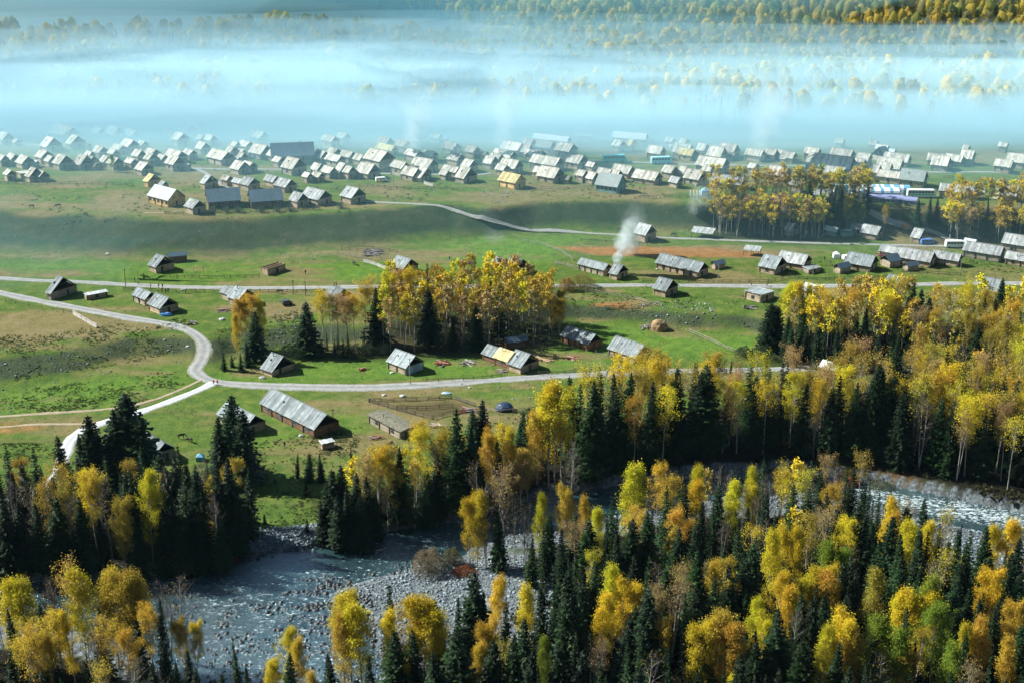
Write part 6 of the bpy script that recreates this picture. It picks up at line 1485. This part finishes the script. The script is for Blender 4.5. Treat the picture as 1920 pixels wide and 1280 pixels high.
def arch(px, py):
    g = hit(px, py); root = link('arch_frame', None, loc=g); tag(root, 'white metal arch frames beside the bright blue tent', 'arch frame')
    for k in range(4):
        b = MB(); b.tube([(k * 1.2 - 1.8 + 0, 2 * math.cos(a), 2.8 * math.sin(a)) for a in np.linspace(0, math.pi, 13)], [.07] * 13, 6); link('hoop', b.mesh('hoop', M_WHITE), root)
arch(1303, 371)
def dish(px, py, r, label):
    g = hit(px, py); root = link('satellite_dish', None, loc=g); tag(root, label, 'satellite dish')
    b = MB(); b.tube([(0, 0, -.2), (0, 0, r * 1.3)], [.1, .1], 8); link('mast', b.mesh('mast', M_METAL), root)
    vs = [(0, 0, 0)]; fs = []; n = 20
    for ring in (1, 2, 3, 4):
        for k in range(n): a = 6.283 * k / n; q = r * ring / 4; vs.append((q * math.cos(a), q * math.sin(a), .28 * q * q / r))
    for k in range(n): fs.append((0, 1 + k, 1 + (k + 1) % n))
    for ring in range(3):
        for k in range(n): a = 1 + ring * n; fs.append((a + k, a + n + k, a + n + (k + 1) % n, a + (k + 1) % n))
    d = MB(); d.add(vs, fs); link('reflector', d.mesh('reflector', M_WHITE, smooth=True), root, loc=(0, 0, r * 1.45), rot=(R(70), 0, R(-15)))
    b = MB(); b.bar((0, 0, 0), (0, -r * .9, r * .3), .05); link('feed_arm', b.mesh('feed_arm', M_METAL), root, loc=(0, 0, r * 1.4))
dish(1836, 373, 2.0, 'larger white satellite dish above the right birches'); dish(1865, 376, 1.5, 'smaller white satellite dish right of the larger one')
def shelter(px, py, L, W, label):
    g = hit(px, py); root = link('open_shelter', None, loc=g, rot=(0, 0, R(-22))); tag(root, label, 'shelter')
    b = MB(); n = 12
    for k in range(n): b.box((-L / 2 + L * (k + .5) / n, 0, 2.5 + (k % 2) * .03), (L / n * .95, W, .08), 0, .8 + .3 * ((k * 7) % 3) / 2, 0, Matrix.Rotation(R(12), 3, 'X'))
    link('roof', b.mesh('roof', R_GREY), root)
    for x in (-L * .45, 0, L * .45):
        for y in (-W * .4, W * .4):
            p = MB(); p.box((x, y, 1.15), (.16, .16, 2.5)); link('post', p.mesh('post', M_DARK), root)
shelter(1318, 444, 8.5, 5, 'open slant-roofed shelter on posts above the lane'); shelter(1410, 478, 6, 4, 'small open shelter behind the rusty field')
# smoke
def smoke_mat(d):
    m = bpy.data.materials.new('smoke'); m.use_nodes = True; nt = m.node_tree; nt.nodes.clear()
    v = N(nt, 'ShaderNodeVolumePrincipled'); v.inputs['Color'].default_value = (.88, .96, 1, 1); v.inputs['Density'].default_value = d
    nt.links.new(v.outputs[0], N(nt, 'ShaderNodeOutputMaterial').inputs['Volume']); return m
def smoke(px, py, h, drift, r0, r1, dens, label, seed, n=9):
    """a rising plume of overlapping puffs that widen and thin out"""
    r = random.Random(seed); g = hit(px, py); root = link('smoke', None, loc=g); tag(root, label, 'smoke')
    for i in range(n):
        t = i / (n - 1); q = r0 + (r1 - r0) * t
        o = blob('puff', smoke_mat(dens * (1 - .8 * t) ** 1.5), (drift * t ** 1.3 + r.uniform(-.3, .3) * q, r.uniform(-.3, .3) * q, 2 + h * t), (q * r.uniform(.8, 1.2), q * .8, q * r.uniform(.9, 1.3)), seed * 10 + i, 3, .5, 1.5)
        o.parent = root; o['kind'] = 'stuff'
smoke(1154, 512, 15, 5.5, .9, 3.8, .3, 'bright smoke plume rising behind the small cabin', 1)
smoke(1180, 478, 12, 2, 3, 5, .05, 'faint upper part of the smoke reaching the lane', 5)
smoke(772, 300, 22, 5, 2, 8, .035, 'pale smoke drifting over the middle of the village', 2)
smoke(940, 300, 34, 4, 2, 9, .025, 'pale smoke column left of the cream house', 3)
smoke(1420, 315, 32, 5, 2, 11, .025, 'pale smoke column over the right village street', 4)
smoke(1300, 405, 8, 8, 2, 7, .02, 'low thin smoke on the bank left of the grove', 6)
# bushes
def bush(px, py, w, h, col, label, n=2600, seed=1, group=None, name='bush'):
    rs = np.random.RandomState(seed); g = hit(px, py); root = link(name, None, loc=g); tag(root, label, 'bush', group)
    b = MB()
    for k in range(46):
        a = rs.rand() * 6.28; e = rs.uniform(.25, 1); q = w / 2 * (1 - e ** 2 * .6) * rs.uniform(.4, 1)
        p1 = (math.cos(a) * q * .5, math.sin(a) * q * .5, h * e * .55); p2 = (math.cos(a) * q, math.sin(a) * q, h * e)
        b.tube([(math.cos(a) * .2, math.sin(a) * .2, 0), p1, p2], [.045, .03, .012], 3, cap=False)
    link('stems', b.mesh('stem', M_TWIG), root)['kind'] = 'stuff'
    u = rs.rand(n); a = rs.rand(n) * 6.28; z = rs.rand(n) ** .8; q = w / 2 * np.sqrt(np.clip(1 - (z * .95) ** 2.2, 0, 1)) * u ** .4
    P = np.stack([q * np.cos(a), q * np.sin(a), .15 + z * h], 1) * (1 + .12 * np.sin(a * 3 + z * 5))[:, None]
    V, F = quads_at(P, .13, rs); c = link('foliage', mesh_np('foliage', V, F, M_LEAF, tint=.7 + .6 * rs.rand(n)), root); c.color = (*col, 1)
bush(805, 1072, 8.5, 5.0, (.2, .17, .1), 'large brown willow bush on the river gravel', 5200, 1)
bush(848, 1058, 5, 3.6, (.13, .13, .06), 'smaller green-brown bush right of the large willow', 2600, 2)
bush(870, 1075, 6, 1.3, (.22, .08, .03), 'low rust-red shrub beneath the island birches', 1500, 3)
bush(430, 1046, 6, 1.3, (.28, .05, .03), 'low red shrub at the end of the pebble bank', 1500, 4)
bush(1090, 540, 11, 4.2, (.24, .22, .06), 'wide yellow-green bush before the garden fence', 4600, 5)
bush(1062, 545, 6, 4.0, (.3, .2, .06), 'golden bush at the right end of the middle grove', 2600, 6)
bush(1130, 1070, 8, 2.0, (.16, .07, .04), 'rust-brown shrub behind the dark spruces of the island', 2000, 7)
bush(1010, 1066, 8, 1.6, (.12, .09, .04), 'brown low shrub on the island edge', 1800, 8)
bush(1590, 905, 5, 3.5, (.17, .15, .05), 'olive bush beside the upstream river bend', 2400, 9)
bush(1600, 913, 4, 2.6, (.26, .09, .03), 'rust bush beside the upstream river bend', 1800, 10)
bush(1650, 915, 8, 2.0, (.12, .15, .07), 'grey-green bush on the spit by the rapids', 2200, 11)
bush(1395, 668, 7, 2.6, (.04, .07, .03), 'dark low bush by the slanting log fence', 2400, 12)
bush(1425, 672, 9, 3.2, (.035, .06, .025), 'dark bush between the log fence and spruces', 2800, 13)
bush(980, 893, 12, 5, (.36, .2, .07), 'wide orange-brown bush by the river branch', 4600, 14)
bush(1700, 560 - 130, 5, 2.2, (.22, .13, .05), 'russet bush right of the green-yellow grove', 1500, 15)
for i, (px, py) in enumerate([(640, 668), (665, 668), (690, 666), (600, 668), (560, 672), (720, 664), (540, 668)]):
    bush(px, py, 6.5, 3.4, (.03, .055, .025), f"dark bush below the middle grove, {['fourth from the left', 'third from the right', 'second from the right', 'third from the left', 'second from the left', 'rightmost', 'leftmost'][i]} of the band", 2000, 30 + i, 'dark bushes below the middle grove')
for i, (px, py) in enumerate([(400, 398), (425, 399), (447, 399), (520, 398), (545, 397), (640, 391), (490, 399)]):
    bush(px, py, 4, 2.2, (.05, .1, .06), f"small green bush before the barracks, {['leftmost', 'second from the left', 'third from the left', 'third from the right', 'second from the right', 'rightmost', 'middle one'][i]} of the row", 500, 50 + i, 'small bushes before the barracks')
# low tussocks and shrubs nobody could count
def tufts(polys, n, size, col, name, label, seed):
    p = scatter(polys, 0, n * 2, seed); rs = np.random.RandomState(seed); k = 18
    p = p[fbm(p[:, 0] / 7, p[:, 1] / 7, 3) > rs.normal(.03, .08, len(p))]
    Q = np.repeat(p, k, 0); s = np.repeat(size * (.4 + 1.3 * rs.rand(len(p)) ** 2), k)
    d = rs.normal(size=(len(Q), 3)); d[:, 2] = np.abs(d[:, 2]) * .7
    Q = Q + d * s[:, None] * .45
    V, F = quads_at(Q, size * .24, rs); o = link(name, mesh_np(name, V, F, M_LEAF, tint=.6 + .7 * rs.rand(len(Q)))); o.color = (*col, 1)
    tag(o, label, kind='stuff')
tufts([([(0, 735), (350, 690), (370, 725), (230, 765), (0, 775)], .5), ([(0, 650), (350, 615), (350, 660), (0, 720)], .5), ([(440, 830), (680, 800), (640, 960), (460, 990)], .45), ([(0, 830), (120, 830), (100, 900), (0, 910)], .2),
       ([(1060, 565), (1440, 575), (1440, 600), (1060, 600)], .15), ([(400, 640), (560, 600), (560, 690), (420, 700)], .3), ([(1430, 510), (1920, 500), (1920, 530), (1430, 530)], .15), ([(980, 795), (1010, 760), (900, 800), (830, 830)], .1)], 1700, .55, (.05, .085, .022), 'tussocks', 'dark tussocks and low shrubs in the turf', 71)
tufts([([(0, 400), (860, 395), (860, 450), (0, 480)], .5), ([(960, 380), (1330, 385), (1330, 430), (1000, 430)], .3), ([(200, 340), (900, 345), (900, 375), (200, 390)], .3)], 380, .8, (.05, .085, .045), 'bank_scrub', 'low scrub on the village bank', 72)
tufts([([(1100, 800), (1900, 760), (1920, 935), (1600, 870), (1120, 905)], .4), ([(0, 930), (450, 880), (450, 1000), (0, 1070)], .2), ([(1000, 1080), (1900, 1060), (1900, 1350), (800, 1350)], .6), ([(600, 930), (1000, 870), (1000, 920), (640, 980)], .15)], 1600, 1.6, (.05, .05, .02), 'undergrowth', 'brown and green undergrowth of the forest floor', 73)
# ------------------------------------------------------------------ a label that singles each thing out
def scr(o):
    return project(o.location.x, o.location.y, o.location.z)
LM_H = [(40, 262, 'the far left hazy back row'), (123, 267, 'the longest hazy house at far left'), (78, 308, 'the isolated left front houses'), (205, 300, 'the green bush among left houses'), (183, 262, 'the left row of sharp roofs'), (241, 289, 'the tall pale-walled left house'),
        (332, 308, 'the broad left barn above the lane'), (340, 265, 'the twin hazy roofs'), (278, 352, 'the small yellow-roofed cabin'), (410, 392, 'the brown barracks'), (500, 365, 'the lane above the barracks'), (545, 303, 'the hugest blue-grey barn'), (420, 312, 'the long cabin by the street fork'),
        (400, 242, 'the ghostly roofs in fog'), (487, 272, 'the bright foggy gable house'), (597, 387, 'the bank-edge cabins right of barracks'), (712, 322, 'the two-storey village barn'), (715, 341, 'the parked white van'), (621, 281, 'the cream-walled hazy house'), (770, 300, 'the middle village smoke'), (853, 335, 'the cabins at the street end'),
        (774, 341, 'the middle front cabins'), (920, 325, 'the street before the pine cabin'), (965, 356, 'the bright pine cabin'), (1062, 279, 'the long cream-walled house'), (1065, 298, 'the tall house below the cream one'), (1040, 322, 'the long cabin above the pine one'), (1110, 347, 'the cabins left of the teal house'), (1156, 364, 'the teal painted house'),
        (1152, 304, 'the teal bus'), (1240, 301, 'the pale blue bus'), (1226, 348, 'the low cabin right of teal house'), (1303, 371, 'the white arch frames'), (1352, 327, 'the long grey farmhouse'), (1349, 304, 'the yellow-walled houses'), (1420, 312, 'the right smoke column'), (1467, 342, 'the red-walled cabin'), (1480, 303, 'the back street cabins'),
        (1590, 329, 'the longest right-hand cabin'), (1625, 360, 'the striped tents'), (1684, 330, 'the cluster above the tents'), (1727, 370, 'the white and teal bus'), (1790, 318, 'the far street cabins on the right'), (1836, 373, 'the satellite dishes'), (1892, 327, 'the pair at the right edge')]
LM_T = [(40, 1180, 'the bottom left corner'), (215, 1150, 'the big left orange crown'), (300, 1200, 'the river shallows, left shore'), (443, 1250, 'the bottom river shallows'), (550, 1230, 'the two orange shore birches'), (660, 1230, 'the gravel bar, lower left'), (760, 1240, 'the gravel bar trees'), (888, 1200, 'the tall spruce on gravel'),
        (988, 1200, 'the golden gravel-bar birch'), (1100, 1180, 'the dark spruces below the island'), (1180, 1180, 'the yellow group below the island'), (1000, 1250, 'the bottom centre spruces'), (1250, 1240, 'the bottom edge, right of centre'), (1340, 1260, 'the big orange bottom crown'), (1430, 1230, 'the slim bottom yellow birches'), (1540, 1170, 'the deep orange crown'),
        (1470, 1120, 'the yellow pair left of orange crown'), (1560, 1110, 'the green crown above orange'), (1590, 1250, 'the bottom golden crowns'), (1680, 1250, 'the big green crown'), (1720, 1190, 'the brightest yellow crown'), (1640, 1130, 'the lone dull gold crown'), (1800, 1260, 'the bottom right spruces'), (1880, 1240, 'the bottom right corner'),
        (1850, 1120, 'the right-hand orange birches'), (1730, 1100, 'the rapids near shore'), (1900, 1080, 'the gravel bank, right edge'), (1620, 1060, 'the widest riverside spruce'), (1450, 1040, 'the grey bare thicket'), (1350, 1000, 'the thicket-edge yellow crowns'), (1300, 1060, 'the thicket, left end'), (900, 1040, 'the island tip birches'), (940, 1060, 'the dark island spruce'),
        (1010, 1040, 'the river branch'), (1090, 1040, 'the island middle'), (1182, 1020, 'the tallest island birch'), (1240, 1020, 'the island right end'), (20, 1010, 'the left edge grove'), (80, 1020, 'the grove by the lane end'), (157, 1040, 'the orange birch of left grove'), (230, 960, 'the tallest left spruce'), (272, 1030, 'the slim golden birch of left grove'),
        (330, 1000, 'the dark heart of left grove'), (423, 920, 'the twin dark spruces'), (400, 1030, 'the leaning riverside birch'), (450, 1000, 'the grove edge by the meadow'), (120, 900, 'the lane behind the spruces'), (577, 880, 'the young meadow spruces'), (650, 970, 'the dark clump on the bank'), (720, 960, 'the first riverside birches'), (780, 930, 'the shed-side riverside birches'),
        (856, 930, 'the tallest riverside spruce'), (920, 930, 'the orange birch by river branch'), (990, 880, 'the orange-brown bush'), (1042, 890, 'the tall yellow forest-edge birch'), (1100, 860, 'the forest edge spruces'), (1180, 850, 'the forest near the striped cabin'), (1250, 850, 'the forest front, left part'), (1330, 850, 'the broad forest-front spruce'), (1400, 850, 'the forest front, middle'),
        (1480, 840, 'the forest front, leaning stems'), (1560, 840, 'the forest front, bend of river'), (1640, 850, 'the forest above the rust shrubs'), (1690, 830, 'the giant double spruce'), (1760, 860, 'the forest above the rapids'), (1830, 890, 'the forest bank above rapids'), (1900, 900, 'the forest at right edge, front'), (1600, 780, 'the forest behind the bend'), (1700, 770, 'the forest behind the giant spruce'),
        (1800, 790, 'the golden domes'), (1890, 790, 'the forest at right edge, middle'), (1760, 720, 'the green-yellow dome'), (1880, 710, 'the forest at right edge, back'), (1400, 780, 'the forest near the road end'), (1250, 780, 'the forest near the road'), (1450, 660, 'the rounded dark spruces'), (1500, 660, 'the first back-grove yellow crown'), (1560, 660, 'the back grove, left part'), (1620, 660, 'the back grove, middle'),
        (1690, 660, 'the back grove spruces'), (1760, 660, 'the back grove, right part'), (1840, 660, 'the back grove, far right'), (1900, 650, 'the steep grey roof'), (470, 680, 'the lone orange birch'), (430, 690, 'the outer road bend'), (572, 670, 'the first dark middle spruce'), (620, 660, 'the middle grove, left end'), (705, 650, 'the spruce before middle grove'), (750, 650, 'the tarp-gabled cabin'),
        (803, 650, 'the darkest middle spruce'), (850, 640, 'the middle grove centre'), (890, 650, 'the joined cabin row'), (950, 640, 'the blue cabin behind joined row'), (1000, 620, 'the middle grove, right part'), (1045, 620, 'the middle grove, right end'), (1360, 415, 'the bank grove, left end'), (1410, 418, 'the bank grove, pale stems'), (1460, 420, 'the bank grove, middle'), (1510, 420, 'the bank grove, right middle'),
        (1560, 418, 'the bank grove spruces'), (1610, 415, 'the bank grove, right end'), (1740, 420, 'the three dark bank spruces'), (1790, 430, 'the right bank birches, left end'), (1850, 432, 'the right bank birches, middle'), (1900, 432, 'the right bank birches, right end'), (205, 310, 'the left village houses'), (713, 350, 'the parked white van'), (632, 300, 'the cream-walled hazy house')]
ORD = ['', 'second ', 'third ', 'fourth ', 'fifth ', 'sixth ', 'seventh ', 'eighth ', 'ninth ', 'tenth ', 'eleventh ', 'twelfth ', 'thirteenth ', 'fourteenth ', 'fifteenth ']
def autolabel(items, LM, xs=1.0, ys=1.6):
    cells = {}
    for root, kind in items:
        px, py = scr(root)
        j = min(range(len(LM)), key=lambda i: ((LM[i][0] - px) * xs) ** 2 + ((LM[i][1] - py) * ys) ** 2)
        cells.setdefault((kind, j), []).append((px, py, root))
    for (kind, j), L in cells.items():
        L.sort(key=lambda q: q[0]); n = len(L); lm = LM[j][2]
        for i, (px, py, root) in enumerate(L):
            if n == 1: root['label'] = f'the only {kind} by {lm}'
            elif i < (n + 1) // 2: root['label'] = f'{kind}, {ORD[i]}from the left by {lm}' if i else f'{kind}, leftmost of those by {lm}'
            else:
                k = n - 1 - i
                root['label'] = f'{kind}, {ORD[k]}from the right by {lm}' if k else f'{kind}, rightmost of those by {lm}'
RN = dict(g='grey-roofed', b='blue-roofed', y='yellow-roofed', p='pale-roofed', s='turf-roofed', t='green-roofed')
autolabel([(r, RN[f['roof']] + (' log cabin' if f['wall'] in 'lr' else ' house') if f['L'] < 14 else RN[f['roof']] + ' long cabin') for r, f in HOUSES if 'label' not in r], LM_H)
for r, f in HOUSES:
    r['group'] = 'village houses and barns'
autolabel([(t['root'], t['cn']) for t in TREES if t.get('root')], LM_T)
for t in TREES:
    if t.get('root'): t['root']['group'] = 'trees of the valley groves'
# ------------------------------------------------------------------ air
def haze():
    bm = bmesh.new(); bmesh.ops.create_cube(bm, size=1); me = bpy.data.meshes.new('haze'); bm.to_mesh(me); bm.free()
    o = link('haze', me, loc=(0, 790, 160), scale=(3600, 2400, 340))
    m = bpy.data.materials.new('haze'); m.use_nodes = True; nt = m.node_tree; nt.nodes.clear()
    v = N(nt, 'ShaderNodeVolumePrincipled'); v.inputs['Color'].default_value = HAZE_C; v.inputs['Density'].default_value = HAZE_D
    v.inputs['Anisotropy'].default_value = .0
    nt.links.new(v.outputs[0], N(nt, 'ShaderNodeOutputMaterial').inputs['Volume'])
    me.materials.append(m)
    tag(o, 'thin blue morning haze over the whole valley', kind='stuff')
HAZE_D = .000016
HAZE_C = (.4, .78, 1.0, 1)
haze()
def vol_mat(name, dens, col, aniso=0):
    m = bpy.data.materials.new(name); m.use_nodes = True; nt = m.node_tree; nt.nodes.clear()
    v = N(nt, 'ShaderNodeVolumePrincipled'); v.inputs['Color'].default_value = col; v.inputs['Density'].default_value = dens; v.inputs['Anisotropy'].default_value = aniso
    nt.links.new(v.outputs[0], N(nt, 'ShaderNodeOutputMaterial').inputs['Volume'])
    return m
def fog():
    for i, (c, r, d, lab) in enumerate(FOGS):
        mist = ('mist' in lab or 'veil' in lab) and 'open slope' not in lab
        o = blob('fog_bank', vol_mat('mist' if mist else 'fog', d, (.42, .84, 1.0, 1) if mist else (.66, .91, 1.0, 1)), c, r, i + 1, 4 if i > 10 else 5, .5 if i > 10 else .22, 1.8)
        tag(o, lab, kind='stuff')
FOGS = [((0, 742, 5), (800, 128, 28), .022, 'outer thin layer of the long fog bank on the slope foot'),
        ((0, 740, 5), (790, 100, 22), .034, 'inner thick layer of the long fog bank'),
        ((0, 734, 5), (780, 82, 16), .045, 'core of the long fog bank behind the village'),
        ((0, 724, 15), (780, 66, 24), .017, 'front swell of the long fog bank over the first trees'),
        ((0, 808, 21), (790, 98, 22), .015, 'upper shelf of the long fog bank lying on the slope'),
        ((-250, 790, 20), (360, 112, 29), .012, 'higher left lobe of the long fog bank'),
        ((240, 785, 15), (390, 92, 26), .014, 'higher right lobe of the long fog bank'),
        ((0, 668, 12), (760, 85, 13), .0055, 'thin veil of fog over the back rows of houses'),
        ((0, 640, 20), (620, 150, 42), .0011, 'faint mist above the village terrace'),
        ((0, 985, 90), (800, 200, 95), .0045, 'faint mist over the upper wooded slope'),
        ((-380, 980, 80), (330, 230, 90), .0040, 'faint mist over the open slope at upper left'),
        ((-190, 520, 8), (75, 60, 12), .0020, 'low mist on the meadow at the far left')]
_fr = random.Random(8)
for _k in range(9):                                  # soft wisps riding on the bank
    _x = -330 + 80 * _k + _fr.uniform(-18, 18)
    FOGS.append(((_x, 765 + _fr.uniform(-25, 25), (28 if _x < 0 else 20) + _fr.uniform(-6, 6)), (_fr.uniform(80, 130), _fr.uniform(40, 60), _fr.uniform(8, 14)), _fr.uniform(.006, .012),
                 ('wisp of fog on the bank, leftmost' if _k == 0 else 'wisp of fog on the bank, rightmost') if _k in (0, 8) else 'torn wisp of fog riding on the long bank'))
fog()
